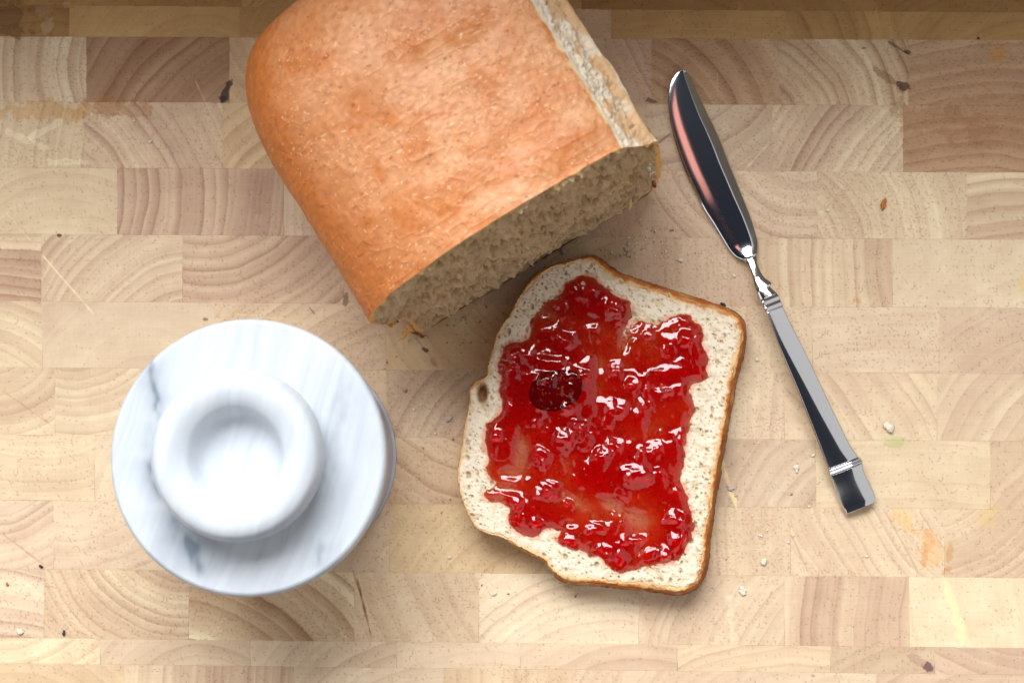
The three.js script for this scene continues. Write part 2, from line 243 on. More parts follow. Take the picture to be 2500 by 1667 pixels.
  for (const m of STREAKS) {
    const ax = m[2] - m[0], ay = m[3] - m[1], l2 = ax * ax + ay * ay, q = ((px - m[0]) * ax + (py - m[1]) * ay) / l2;
    if (q < 0 || q > 1) continue;
    const dd = Math.abs((px - m[0]) * ay - (py - m[1]) * ax) / Math.sqrt(l2) + n2(px * 0.06, py * 0.06) * m[4] * 0.6, f = smooth(m[4] + 0.8, m[4] * 0.5, dd) * m[6] * smooth(0, 0.06, q) * smooth(1, 0.9, q) * (0.75 + 0.4 * n2(px * 0.1, py * 0.1));
    R = lerp(R, m[5][0], f); Gc = lerp(Gc, m[5][1], f); Bc = lerp(Bc, m[5][2], f);
  }
  // knife scratches left by use
  const sc = n2(px * 0.006 + py * 0.31, py * 0.006 - px * 0.02 + 40), sc2 = n2(px * 0.24 + py * 0.20, 71 + (py - px) * 0.005);
  const scr = smooth(0.80, 0.97, sc) * 0.05 + smooth(0.84, 0.98, sc2) * 0.06;
  R += scr * 0.6; Gc += scr * 0.55; Bc += scr * 0.42;
  o[0] = toS(R); o[1] = toS(Gc); o[2] = toS(Bc);
  const bi = (j * TW + k) * 4; woodBump[bi] = woodBump[bi + 1] = woodBump[bi + 2] = clamp(150 + n2(px * 0.8 + s, py * 0.8) * 14 + saw * 400 - pore * 90, 0, 255); woodBump[bi + 3] = 255;
}, true);
const bumpT = new THREE.DataTexture(woodBump, TW, TH); bumpT.magFilter = THREE.LinearFilter; bumpT.needsUpdate = true;
const woodMat = new THREE.MeshPhysicalMaterial({ name: 'end_grain_wood', map: woodColor, roughness: 0.58, bumpMap: bumpT, bumpScale: 0.00010, specularIntensity: 0.55 });
const board = thing('cutting_board', 'large butcher block board of glued end grain wood under everything else', 'cutting board');
const glueMat = new THREE.MeshStandardMaterial({ name: 'glue', color: new THREE.Color(0.42, 0.28, 0.17), roughness: 0.8 });
{ const s = new THREE.BoxGeometry(2 * BX, 0.034, BZ1 - BZ0); s.translate(0, -0.0205, (BZ0 + BZ1) / 2); part('glue_core', s, glueMat, board); }
{ const g = new THREE.BoxGeometry(1.2, 0.28, 0.02); g.translate(0, 0.10, -0.214); const m = new THREE.Mesh(g, new THREE.MeshStandardMaterial({ name: 'shade_wall_paint', color: new THREE.Color(0.42, 0.36, 0.28), roughness: 0.7 })); m.name = 'added_shade_wall'; m.castShadow = m.receiveShadow = true; m.userData = { kind: 'structure' }; scene.add(m); }  // unseen upstand added beyond the board to shade its top strip
for (const b of blocks) {
  const R = rng(b.r * 977 + b.i * 31 + 3), gap = 0.06, ch = 0.00007, top = -R() * 0.00006;
  const c = [[b.x0 + gap, b.r, b.x0 + gap], [b.x1 - gap, b.r, b.x1 - gap], [b.x1 - gap, b.r + 1, b.x1 - gap], [b.x0 + gap, b.r + 1, b.x0 + gap]];
  const q = [[b.x0 + gap, rowY(b.r, b.x0) + gap], [b.x1 - gap, rowY(b.r, b.x1) + gap], [b.x1 - gap, rowY(b.r + 1, b.x1) - gap], [b.x0 + gap, rowY(b.r + 1, b.x0) - gap]].map((p) => at(p[0], p[1], 0)).map((p) => [clamp(p[0], -BX, BX), clamp(p[1], BZ0, BZ1)]);
  if (q[1][0] - q[0][0] < 0.004 || q[3][1] - q[0][1] < 0.004) continue;
  const mx = (q[0][0] + q[2][0]) / 2, mz = (q[0][1] + q[2][1]) / 2, pos = [], uv = [], idx = [];
  const ring = (y, inset) => q.forEach(([x, z]) => { const X = x + Math.sign(mx - x) * inset, Z = z + Math.sign(mz - z) * inset; pos.push(X, y, Z); uv.push((X + BX) / (2 * BX), (Z - BZ0) / (BZ1 - BZ0)); });
  ring(top, ch); ring(top, ch); ring(top - ch, 0); ring(top - ch, 0); ring(-0.006, 0);
  idx.push(0, 3, 2, 0, 2, 1);
  for (const [a, d] of [[4, 8], [12, 16]]) for (let i = 0; i < 4; i++) { const n = (i + 1) % 4; idx.push(a + i, a + n, d + n, a + i, d + n, d + i); }
  part("wood_block", geo(pos, idx, uv), woodMat, board);
}

// ------------------------------------------------------------ bread
const CRUMB = lin(231, 216, 193);
const crumbMat = new THREE.MeshPhysicalMaterial({ name: 'bread_crumb', vertexColors: true, roughness: 0.95, specularIntensity: 0.25, sheen: 0.15, sheenRoughness: 0.8 });
const crustVC = new THREE.MeshPhysicalMaterial({ name: 'baked_crust', vertexColors: true, roughness: 0.7, specularIntensity: 0.4 });
// the texture of torn crumb: big blisters, fine pores; returns [height in metres, 0..1 depth of pore]
function crumbRelief(x, y, z, coarse) {
  const a = fbm3(x * 260, y * 260, z * 260, 3), b = n3(x * 900, y * 900, z * 900), c = n3(x * 2100, y * 2100, z * 2100);
  const w1 = n3(x * 420 + 9, y * 420, z * 420), w2 = n3(x * 420, y * 420 + 31, z * 420 + 7);
  const cell = n3(x * 560 + w1 * 0.9, y * 560 + w2 * 0.9, z * 560), pore = smooth(0.22, 0.62, cell), fine = smooth(0.3, 0.7, n3(x * 1300, y * 1300 + 5, z * 1300));
  return [coarse * (a * 0.0026 + b * 0.0007) - pore * 0.0009 * (0.4 + coarse * 0.6) - fine * 0.00035 + c * 0.00013, clamp(pore * 0.8 + fine * 0.35)];
}
// small oval pits strewn over a sliced surface; returns [depth 0..1]
function pits(x, z, g, dens, salt) {
  let p = 0; const X = Math.floor(x / g), Z = Math.floor(z / g);
  for (let j = -1; j <= 1; j++) for (let i = -1; i <= 1; i++) {
    const cx = X + i, cz = Z + j, h = perm[(perm[(cx + salt) & 255] + cz) & 511], h2 = perm[h + 57], h3 = perm[h2 + 101];
    if (h / 255 > dens) continue;
    const qx = x - (cx + h2 / 255) * g, qz = z - (cz + h3 / 255) * g, a = 1.1 + (h2 / 255 - 0.5) * 1.4, c = Math.cos(a), s = Math.sin(a), r = g * (0.10 + 0.20 * (h3 / 255) ** 2), u = (qx * c + qz * s) / (r * (1.3 + h / 160)), v = (-qx * s + qz * c) / r;
    p = Math.max(p, smooth(1.15, 0.45, Math.hypot(u, v)));
  }
  return p;
}
const crumbTint = (p, v) => { const k = (1 - 0.36 * p) * (1 + 0.06 * v); return [CRUMB[0] * k, CRUMB[1] * k * (1 - 0.10 * p), CRUMB[2] * k * (1 - 0.32 * p)]; };  // deeper pores darker, their shade painted into the crumb colour

// ---- the loaf: a section in (u across, h up) swept along v, away from the cut
const loaf = thing('bread_loaf', 'cut loaf of golden brown bread at the top with its open cut face turned down', 'bread loaf');
{
  const [ax, az] = at(1026, 816), [bx, bz] = at(1594, 468), wid = Math.hypot(bx - ax, bz - az);
  const U = [(bx - ax) / wid, (bz - az) / wid], V = [U[1], -U[0]];
  const LEN = 0.114, world = (u, h, v) => [ax + U[0] * u + V[0] * v, h, az + U[1] * u + V[1] * v], sc = wid / 0.105;
  globalThis.loafInfo = { ax, az, U, V, wid };
  const key = [[.103, .0006], [.1055, .006], [.1065, .03], [.107, .058], [.1062, .0655], [.1035, .0668], [.100, .0715], [.0965, .0785], [.0935, .0832], [.088, .0856], [.074, .0884], [.052, .0898], [.032, .0882], [.014, .0832], [.000, .0742], [-.0070, .0645], [-.0092, .0565], [-.0082, .0500], [-.0045, .0455], [-.0012, .0405], [.0003, .030], [.0006, .012], [.0012, .004], [.0035, .0006]].map(([u, h]) => [u * sc, h]);
  const curve = new THREE.CatmullRomCurve3(key.map((k) => new THREE.Vector3(k[0], k[1], 0)), false, 'centripetal'); curve.arcLengthDivisions = 2000;
  const N = 420, S = curve.getSpacedPoints(N).map((p) => [p.x, p.y]);
  const cu = 0.05 * sc, chh = 0.042;
  const idxOf = (u, h) => { let b = 0, d = 9; S.forEach((p, i) => { const e = Math.hypot(p[0] - u * sc, p[1] - h); if (e < d) { d = e; b = i; } }); return b; };
  const iLedge = idxOf(.1064, .0642), iTop = idxOf(.0938, .0828), iTuck = idxOf(-.0095, .0515);
  // the far end rounds off; the near end is the cut, not quite straight
  const Q = 260, vAt = (j) => LEN * (j / Q);
  const lean = (h) => 0.0085 * smooth(0, 0.09, h), front = (u, h) => lean(h) + 0.0008 * fbm3(u * 45, h * 45, 2, 2) + 0.00012 * n3(u * 300, h * 300, 5);
  const DENTS = [[.080, .010, .016, .0045, .0018, .9], [.060, .026, .007, .004, .0010, .7], [.064, .044, .004, .015, .0009, .8], [.045, .018, .012, .004, .0008, .7], [.071, .062, .010, .005, .0009, .6], [.035, .035, .006, .003, .0005, .5], [.052, .066, .005, .003, .0004, .4], [.083, .030, .005, .008, .0005, .5], [.030, .060, .004, .008, .0004, .5], [.074, .080, .008, .004, .0004, .4]];
  function place(i, j) {
    const p = S[i], t = j / Q, v = lerp(front(p[0], p[1]), LEN, t), e = clamp((v - (LEN - 0.045)) / 0.045), r = Math.sqrt(Math.max(0, 1 - e ** 2.2));
    const k = lerp(0.66, 1, r), kh = lerp(0.72, 1, r);
    let u = cu + (p[0] - cu) * k + 0.0012 * fbm2(v * 26 + 4, p[1] * 30, 2) * (1 - e), h = p[1] > 0.001 ? p[1] * kh : p[1];
    const low = smooth(0.004, 0.02, h);
    // outward swell and wrinkles of the crust
    const a = S[Math.max(0, i - 1)], b = S[Math.min(N, i + 1)], l = Math.hypot(b[0] - a[0], b[1] - a[1]) || 1, nu = (b[1] - a[1]) / l, nh = -(b[0] - a[0]) / l;
    const s = i / N * 0.29;
    let d = 0.0022 * fbm2(s * 24, v * 20, 2) + 0.00022 * fbm2(s * 120 + 3, v * 110, 3) + 0.00006 * n2(s * 900, v * 900);
    // dents in the top crust near the cut
    const dents = DENTS;
    if (p[1] > 0.07) for (const q of dents) d -= q[4] * Math.exp(-(((p[0] / sc - q[0]) / q[2]) ** 2 + ((v - q[1]) / q[3]) ** 2));
    if (i > iLedge && i < iTop) { const m = smooth(iLedge, iLedge + 8, i) * smooth(iTop, iTop - 8, i); d += m * (crumbRelief(p[0], p[1] + 3, v, 0.4)[0] + 0.0012 * fbm2(v * 90, p[1] * 300, 2)); }
    if (i <= iLedge || i >= iTuck) d += 0.0006 * fbm2(s * 300, v * 260, 2) + 0.0007 * n2(v * 60, s * 30 + 8) ;
    u += nu * d * low - 0.0022 * smooth(0.02, 0.08, h); h = Math.max(0.0005, h + nh * d * low);
    return world(u, h, v);
  }
  // crust texture: s along the section, v along the loaf
  const TWc = 1536, THc = 768, R = rng(5), fl = [];
  const SL = curve.getLength();
  const spots = new Float32Array(TWc * THc * 2);
  const dot = (x, y, rx, ry, a, ch, amt) => { const m = Math.ceil(Math.max(rx, ry) * 1.5), ca = Math.cos(a), sa = Math.sin(a); for (let j = -m; j <= m; j++) for (let i = -m; i <= m; i++) { const X = Math.floor(x) + i, Y = Math.floor(y) + j; if (X < 0 || Y < 0 || X >= TWc || Y >= THc) continue; const u = (i * ca + j * sa) / rx, v = (-i * sa + j * ca) / ry, f = smooth(1.1, 0.5, Math.hypot(u, v)); if (f > 0) spots[(Y * TWc + X) * 2 + ch] = Math.max(spots[(Y * TWc + X) * 2 + ch], f * amt); } };
  for (let k = 0; k < 4300; k++) { const x = R() * TWc, y = R() * THc; if (n2(x * 0.012, y * 0.012) < -0.45 + R() * 0.5) continue; const s = 1.3 + R() * R() * R() * 3.4; dot(x, y, s * (1 + R() * 1.2), s, R() * 3.1, 0, 0.3 + 0.7 * R()); }
  for (let k = 0; k < 160; k++) dot(R() * TWc, R() * THc, 4 + R() * 6, 1.4 + R(), R() * 3.1, 0, 0.8);
  for (let k = 0; k < 2600; k++) { const s = 1.3 + R() * R() * R() * 5.5; dot(R() * TWc, R() * THc, s * (1 + R()), s, R() * 3.1, 1, 0.25 + 0.6 * R()); }
  const C0 = lin(200, 130, 80), C1 = lin(186, 108, 50), C2 = lin(211, 155, 112), CP = lin(246, 208, 162), CD = lin(150, 60, 40);
  const crustBump = new Uint8Array(TWc * THc * 4);
  const crustTex = texture(TWc, THc, (x, y, o) => {
    const s = x / TWc, v = y / THc, sm = s * SL, vm = v * LEN, i = Math.round(s * N), p = S[i], side = smooth(0.066, 0.086, p[1]);
    const u0 = p[0] / sc; let dent = 0; if (p[1] > 0.07) for (const q of DENTS) dent += q[5] * Math.exp(-(((u0 - q[0] - 0.002 * n2(vm * 300, q[0] * 90)) / (q[2] * 0.9)) ** 2 + ((vm - q[1] - 0.0015 * n2(u0 * 300, q[1] * 90)) / (q[3] * 0.9)) ** 2));
    const m = fbm2(sm * 55, vm * 55, 4), m2 = fbm2(sm * 160 + 7, vm * 160, 3), m3 = fbm2(sm * 500, vm * 500, 2);
    let t = clamp(0.45 + m * 0.7 + m2 * 0.75 + m3 * 0.3);
    const c = [0, 0, 0], gold = (1 - side) * 0.7 + 0.55 * smooth(0.45, 0.8, s) + 0.3 * smooth(0.35, 0.0, v) * smooth(0.4, 0.7, s) + 0.3 * smooth(0.7, 1, v), w = spots[(y * TWc + x) * 2], d = spots[(y * TWc + x) * 2 + 1];
    for (let q = 0; q < 3; q++) {
      let a = lerp(C0[q], C2[q], t * (0.35 + 0.65 * side)); a = lerp(a, C1[q], clamp(gold + dent * (0.7 + 0.6 * m2) + smooth(0.05, 0.55, -m2 * 0.6 - m * 0.6) * 0.4)); a *= 1 + m3 * 0.2;
      a = lerp(a, CD[q], d * 0.65); a = lerp(a, CP[q], w * 0.62 * (0.6 + 0.4 * side)); c[q] = a;
    }
    const rag = smooth(0.0022, 0.0004, (s - iTop / N) * SL + 0.0022 * fbm2(vm * 260, sm * 200, 3) + 0.0006); c[0] = lerp(c[0], lin(232, 200, 150)[0], rag); c[1] = lerp(c[1], lin(232, 200, 150)[1], rag); c[2] = lerp(c[2], lin(232, 200, 150)[2], rag);
    o[0] = toS(c[0]); o[1] = toS(c[1]); o[2] = toS(c[2]);
    const b = (y * TWc + x) * 4; crustBump[b] = crustBump[b + 1] = crustBump[b + 2] = clamp(110 + m3 * 50 + m2 * 30 + w * 30 - d * 50 + 60 * (1 - Math.abs(n2(sm * 190 + m * 3, vm * 260 + 5))) ** 5, 0, 255); crustBump[b + 3] = 255;
  }, true);
  const cb = new THREE.DataTexture(crustBump, TWc, THc); cb.magFilter = THREE.LinearFilter; cb.needsUpdate = true;
  const crustMat = new THREE.MeshPhysicalMaterial({ name: 'loaf_crust', map: crustTex, bumpMap: cb, bumpScale: 0.0007, roughness: 0.44, specularIntensity: 0.6 });
  function strip(i0, i1, colors) {
    const pos = [], uv = [], idx = [], col = [], n = i1 - i0;
    for (let j = 0; j <= Q; j++) for (let i = i0; i <= i1; i++) { const w = place(i, j); pos.push(...w); uv.push(i / N, j / Q); if (colors) col.push(...colors(i, j)); }
    for (let j = 0; j < Q; j++) for (let i = 0; i < n; i++) { const a = j * (n + 1) + i, b = a + 1, c = a + n + 1, d = c + 1; idx.push(a, c, b, b, c, d); }
    return geo(pos, idx, uv, colors && col);
  }
  part('top_crust', strip(iTop, iTuck), crustMat, loaf, 'smooth golden orange top crust with pale flecks');
  const sideCol = (i, j) => { const p = S[i], v = vAt(j), m = fbm2(i * 0.12, v * 200, 3), t = clamp(0.45 + m + (p[1] - 0.05) * 6), k = lin(lerp(150, 206, t), lerp(82, 150, t), lerp(30, 84, t)); return k; };
  part('side_crust', strip(0, iLedge, sideCol), crustVC, loaf, 'ragged light brown side crust');
  part('side_crust', strip(iTuck, N, sideCol), crustVC, loaf);
  part('torn_edge', strip(iLedge, iTop, (i, j) => { const p = S[i], v = vAt(j), r = crumbRelief(p[0], p[1] + 3, v, 0.4), m = fbm2(v * 120, i * 0.11 + 4, 3), br = 0.8 * smooth(0.06, 0.5, m + 0.30 * smooth(iLedge + 30, iLedge, i)); const c = crumbTint(r[1] * 0.35, n2(v * 300, i * 0.3)), g = lin(206, 150, 84); return [0, 1, 2].map((q) => lerp(c[q], g[q], br * 0.8)); }), crumbMat, loaf, 'pale torn crumb strip along the split side');
  // the cut face: rings from the outline in to the middle, torn relief along -v
  const NR = 170, P = []; for (let i = 0; i <= N; i++) P.push(S[i]);
  const nb = 150; for (let i = 1; i < nb; i++) P.push([lerp(S[N][0], S[0][0], i / nb), 0.0005]);
  const M = P.length, pos = [], col = [], idx = [];
  const rim = P.map((p, i) => (i <= N ? place(i, 0) : world(p[0], 0.0005, 0)));
  for (let r = 0; r <= NR; r++) for (let i = 0; i < M; i++) {
    const t = 1 - (r / NR) * 0.985, u = cu + (P[i][0] - cu) * t, h = chh + (P[i][1] - chh) * t, edge = r / NR;
    if (r === 0) { pos.push(...rim[i]); } else {
      const w = world(u - 0.0022 * smooth(0.02, 0.08, h), h, 0), q = crumbRelief(u, h, 0.7, 1.0), e = smooth(0, 0.05, edge) * smooth(0.0008, 0.010, h);
      // two long caves near the foot of the cut
      const cav = (cx, ch, rx, rh, tilt) => { const x = (u / sc - cx), y = h - ch - x * tilt; return Math.exp(-((x / rx) ** 2 + (y / rh) ** 2)); };
      const big = pits(u * 1.0 + 0.0006 * n3(u * 500, h * 500, 1), h * 1.25 + 0.0006 * n3(u * 500, h * 500, 9), 0.0075, 0.62, 17), hole = 0.0046 * big * smooth(0.003, 0.012, h) - 0.0016 * fbm3(u * 150, h * 190, 4, 2) + 0.0048 * cav(.029, .019, .0055, .0022, .1) + 0.003 * cav(.024, .014, .0035, .002, .4) + 0.0026 * cav(.052, .058, .008, .004, .1) + 0.0022 * cav(.078, .05, .005, .004, .2) + 0.002 * cav(.066, .034, .006, .003, 0.1);
      const dn = -(e * (-q[0] * 1.15 + hole) ) ; // positive: outwards
      pos.push(w[0] - V[0] * (dn - front(u, h)), h, w[2] - V[1] * (dn - front(u, h)));
    }
    const q = crumbRelief(u, h, 0.7, 1.0), crust = smooth(0.026, 0.012, edge + 0.006 * n2(i * 0.2, 3)), bigp = pits(u + 0.0006 * n3(u * 500, h * 500, 1), h * 1.25 + 0.0006 * n3(u * 500, h * 500, 9), 0.0075, 0.62, 17), c = crumbTint(clamp(q[1] + bigp * 0.9), n2(u * 160, h * 160) + 4.5 * fbm2(u * 260, h * 330, 3)), k = lin(240, 186, 118), dk = lin(128, 78, 36), foot = smooth(0.0045, 0.001, h + 0.0012 * n2(u * 300, 3));  // crust edge brightened as if lit, foot darkened along the contact line
    col.push(...[0, 1, 2].map((z) => lerp(lerp(c[z] * [0.77, 0.65, 0.495][z], k[z], crust), dk[z], foot)));  // darker crumb tint carries the shade of the cut face
  }
  for (let r = 0; r < NR; r++) for (let i = 0; i < M; i++) { const n = (i + 1) % M, a = r * M + i, b = r * M + n, c = a + M, d = b + M; idx.push(a, b, c, b, d, c); }
  const mid = pos.length / 3; { const w = world(cu, chh, 0.0006); pos.push(...w); col.push(...CRUMB); } for (let i = 0; i < M; i++) idx.push(NR * M + i, NR * M + (i + 1) % M, mid);
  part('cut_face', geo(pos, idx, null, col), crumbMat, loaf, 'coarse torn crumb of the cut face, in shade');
  // far end
  { const pos = [], uv = [], idx = []; for (let i = 0; i <= N; i++) { pos.push(...place(i, Q)); uv.push(i / N, 1); } pos.push(...world(cu, 0.03, LEN)); uv.push(0.5, 1); for (let i = 0; i < N; i++) idx.push(i, N + 1, i + 1); part('end_crust', geo(pos, idx, uv), crustMat, loaf); }
  // loose strands of crust and crumb at the corners of the cut
  const strand = (a, b, w, c, seed) => {
    const R = rng(seed), pos = [], col = [], idx = [], n = 9, k = 6;
    for (let i = 0; i <= n; i++) { const t = i / n, x = lerp(a[0], b[0], t) + (R() - 0.5) * w, y = Math.max(0.0006, lerp(a[1], b[1], t) + (R() - 0.5) * w * 0.6), z = lerp(a[2], b[2], t) + (R() - 0.5) * w, r = w * (1 - 0.75 * t) * (0.7 + 0.6 * R()); for (let j = 0; j < k; j++) { const g = j / k * 6.283, rr = r * (0.6 + 0.8 * R()); pos.push(x + Math.cos(g) * rr, Math.max(0.0004, y + Math.sin(g) * rr * 0.7), z + Math.cos(g + 1) * rr * 0.6); const cc = c.map((q) => q * (0.8 + 0.4 * R())); col.push(...cc); } }
    for (let i = 0; i < n; i++) for (let j = 0; j < k; j++) { const m = (j + 1) % k, a = i * k + j, b = i * k + m; idx.push(a, b, a + k, b, b + k, a + k); }
    return geo(pos, idx, null, col);
  };
  const w3 = (px, py, y) => { const q = at(px, py, y); return [q[0], y, q[1]]; };
  const ST = [[[1000, 802, .004], [976, 831, .003], .0013, lin(222, 170, 92)], [[960, 782, .03], [950, 796, .028], .0014, lin(214, 150, 66)], [[1594, 448, .022], [1599, 455, .02], .0012, lin(200, 140, 60)], [[1540, 470, .014], [1540, 516, .008], .0010, lin(232, 212, 158)], [[1582, 402, .05], [1590, 430, .046], .0009, lin(236, 222, 190)], [[1590, 424, .046], [1600, 418, .046], .0006, lin(236, 222, 190)], [[1012, 812, .003], [1040, 822, .002], .0012, lin(150, 96, 44)]];
  ST.forEach((s, i) => part('loose_strand', strand(w3(...s[0]), w3(...s[1]), s[2], s[3], 40 + i), crustVC, loaf));
}

// ---- the slice
const SLH = 0.0135, q5 = (x, y) => [1050 + 0.5739 * x, 600 + 0.5739 * y];
const SLICE = [[590, 65], [640, 52], [690, 46], [740, 80], [790, 115], [850, 140], [930, 168], [1010, 192], [1090, 218], [1170, 243], [1240, 266], [1290, 285], [1322, 312], [1336, 350], [1333, 420], [1320, 480], [1298, 560], [1282, 650], [1264, 740], [1246, 840], [1230, 920], [1220, 1000], [1205, 1080], [1196, 1160], [1182, 1250], [1174, 1340], [1160, 1400], [1138, 1442], [1100, 1464], [1050, 1474], [980, 1465], [900, 1458], [820, 1450], [740, 1440], [660, 1435], [600, 1430], [560, 1415], [530, 1390], [505, 1365], [490, 1340], [440, 1315], [390, 1290], [340, 1262], [300, 1240], [250, 1228], [200, 1202], [165, 1150], [140, 1090], [122, 1020], [118, 960], [128, 890], [140, 820], [152, 740], [168, 660], [168, 610], [196, 578], [238, 552], [246, 500], [265, 440], [285, 380], [310, 330], [345, 280], [375, 220], [410, 170], [450, 125], [500, 92], [545, 74]].map((p) => at(...q5(...p), SLH));
const slice = thing('bread_slice', 'slice of brown crusted bread lying flat beneath the red jam', 'bread slice');
const SN = 640, SO = closedSpline(SLICE, SN);
const SNorm = SO.map((p, i) => { const a = SO[(i + SN - 3) % SN], b = SO[(i + 3) % SN], l = Math.hypot(b[0] - a[0], b[1] - a[1]); return [(b[1] - a[1]) / l, -(b[0] - a[0]) / l]; });
const ccw = (() => { let s = 0; SO.forEach((p, i) => { const q = SO[(i + 1) % SN]; s += p[0] * q[1] - q[0] * p[1]; }); return s > 0 ? 1 : -1; })();
SNorm.forEach((n) => { n[0] *= ccw; n[1] *= ccw; });
// how thick and dark the crust is, going round: strong on the right, the top right and the bottom; thin on the domed left
const side = SO.map((p, i) => { const n = SNorm[i]; return clamp(smooth(-0.1, 0.7, n[0]) + 0.75 * smooth(0.35, 0.9, n[1]) * smooth(-0.02, 0.02, p[0] - SO[0][0] + 0.02) + 0.5 * smooth(0.2, 0.8, -n[1])); });
for (let k = 0; k < 12; k++) { const o = side.slice(); for (let i = 0; i < SN; i++) side[i] = (o[(i + SN - 1) % SN] + o[i] + o[(i + 1) % SN]) / 3; }
const rimW = side.map((s, i) => lerp(0.0005, 0.0018, s) * (1 + 0.5 * fbm2(i * 0.07, 2.5, 2) + 0.25 * n2(i * 0.33, 9) + 0.25 * n2(i * 0.9, 19)));
const inset = SO.map((p, i) => [p[0] - SNorm[i][0] * rimW[i], p[1] - SNorm[i][1] * rimW[i]]);
const flapAt = at(...q5(222, 615), SLH);
const JAM = [[545, 215], [575, 170], [620, 135], [670, 125], [715, 140], [745, 180], [790, 205], [840, 230], [860, 265], [855, 310], [838, 345], [822, 378], [850, 345], [885, 322], [930, 320], [975, 330], [1000, 310], [1050, 293], [1100, 300], [1140, 330], [1160, 375], [1158, 410], [1180, 450], [1187, 510], [1175, 560], [1150, 585], [1115, 600], [1110, 640], [1125, 680], [1110, 740], [1095, 800], [1085, 870], [1078, 930], [1062, 985], [1078, 1010], [1095, 1050], [1100, 1100], [1120, 1150], [1122, 1210], [1105, 1260], [1075, 1310], [1040, 1345], [980, 1355], [930, 1365], [870, 1376], [820, 1388], [790, 1380], [745, 1350], [700, 1320], [640, 1300], [590, 1280], [545, 1262], [540, 1238], [562, 1212], [520, 1202], [490, 1210], [465, 1232], [430, 1238], [380, 1225], [345, 1200], [330, 1160], [342, 1120], [290, 1095], [228, 1078], [238, 1052], [288, 1015], [255, 990], [240, 950], [245, 900], [232, 860], [232, 800], [250, 760], [290, 720], [305, 680], [300, 630], [298, 560], [292, 500], [305, 450], [340, 410], [400, 398], [430, 365], [430, 330], [455, 290], [490, 245], [525, 230]].map((p) => at(...q5(...p), SLH + 0.001));
const JO = closedSpline(JAM, 420);
const crumbY = (x, z) => {
  const r = crumbRelief(x * 0.9, 5.5, z * 1.0, 0.28), f = Math.exp(-(((x - flapAt[0]) / 0.0022) ** 2 + ((z - flapAt[1] - 0.001) / 0.0044) ** 2));
  const wx = x + 0.0003 * n2(x * 900, z * 900), wz = z + 0.0003 * n2(x * 900 + 50, z * 900), jamIn = inPoly(JO, x, z) ? 0.25 : 1, k = jamIn * Math.max(pits(wx, wz, 0.0030, 0.22 + 0.3 * clamp(0.5 + n2(x * 120, z * 120)), 3), 0.7 * pits(wx + 0.4, wz, 0.0012, 0.5, 90));
  return [SLH + r[0] * 0.45 * jamIn + 0.0006 * fbm2(x * 60, z * 60, 2) - 0.0009 * k - 0.0055 * smooth(0.3, 0.85, f), clamp(r[1] * 0.5 * jamIn + k * 1.1 + f * 0.8), f];
};
{
  const S1 = sheet(inset, 0.00032, (x, z, d) => { const r = crumbY(x, z), toast = smooth(0.0022, 0, d) * (0.5 + 0.5 * n2(x * 700, z * 700)) * 0.5, c = crumbTint(r[1], n2(x * 200, z * 200)), g = lin(206, 150, 88), b = lin(160, 104, 52), jd = inPoly(JO, x, z) ? 0 : nearest(JO, x, z)[0], st = 0.55 * smooth(0.0016, 0, jd + 0.0008 * n2(x * 500, z * 500)), pk = lin(222, 132, 104); for (let q = 0; q < 3; q++) c[q] = lerp(c[q], pk[q], clamp(st)); return [d === 0 ? SLH - 0.0002 : r[0], ...[0, 1, 2].map((q) => lerp(lerp(c[q], g[q], clamp(toast)), b[q], smooth(0.3, 0.8, r[2]) * 0.8))]; });
  part('crumb', geo(S1.pos, S1.idx, null, S1.col), crumbMat, slice);
  const prof = [[0, -0.0002, 0], [0.35, 0.0001, 0], [0.7, 0.0000, 0], [0.92, -0.0006, 0], [1, -0.0018, 0], [1, -0.004, 0.4], [1, -0.008, 0.8], [1, -0.0115, 1], [0.8, -0.01335, 1]];
  const pos = [], col = [], idx = [], K = prof.length;
  prof.forEach(([t, dy, fl], k) => { for (let i = 0; i < SN; i++) {
    const n = SNorm[i], out = fl * lerp(0.0002, 0.0026, side[i]), rough = k > 0 ? (0.00028 * n2(i * 0.9, k * 3.1) + 0.0003 * fbm2(i * 0.11, k * 1.7, 2)) : 0, rr = 0.00022 * n2(i * 1.3, k * 2.2 + 40) * (k > 0 && k < 5 ? 1 : 0);
    const o = rimW[i] * (t - 1) + out + rough; pos.push(SO[i][0] + n[0] * o, Math.max(0.0002, SLH + dy + rr), SO[i][1] + n[1] * o);
    const m = fbm2(i * 0.13, k * 0.9, 3), e = clamp(0.40 * t + 0.60 * side[i] + m * 1.0 - 0.25 - (k === 0 ? 0.4 : 0)), a = lin(222, 186, 130), b = lin(178, 102, 40), d = lin(112, 56, 22), x = clamp(e * 1.3), y = clamp(fl * 0.7 * side[i] + smooth(0.25, 0.6, m) * 0.6);
    col.push(...[0, 1, 2].map((q) => lerp(lerp(a[q], b[q], x), d[q], y)));
  } });
  for (let k = 0; k < K - 1; k++) for (let i = 0; i < SN; i++) { const n = (i + 1) % SN, a = k * SN + i, b = k * SN + n; if (ccw > 0) idx.push(a, b, a + SN, b, b + SN, a + SN); else idx.push(a, a + SN, b, b, a + SN, b + SN); }
  part('crust', geo(pos, idx, null, col), crustVC, slice, 'thin orange brown crust round the slice');
}

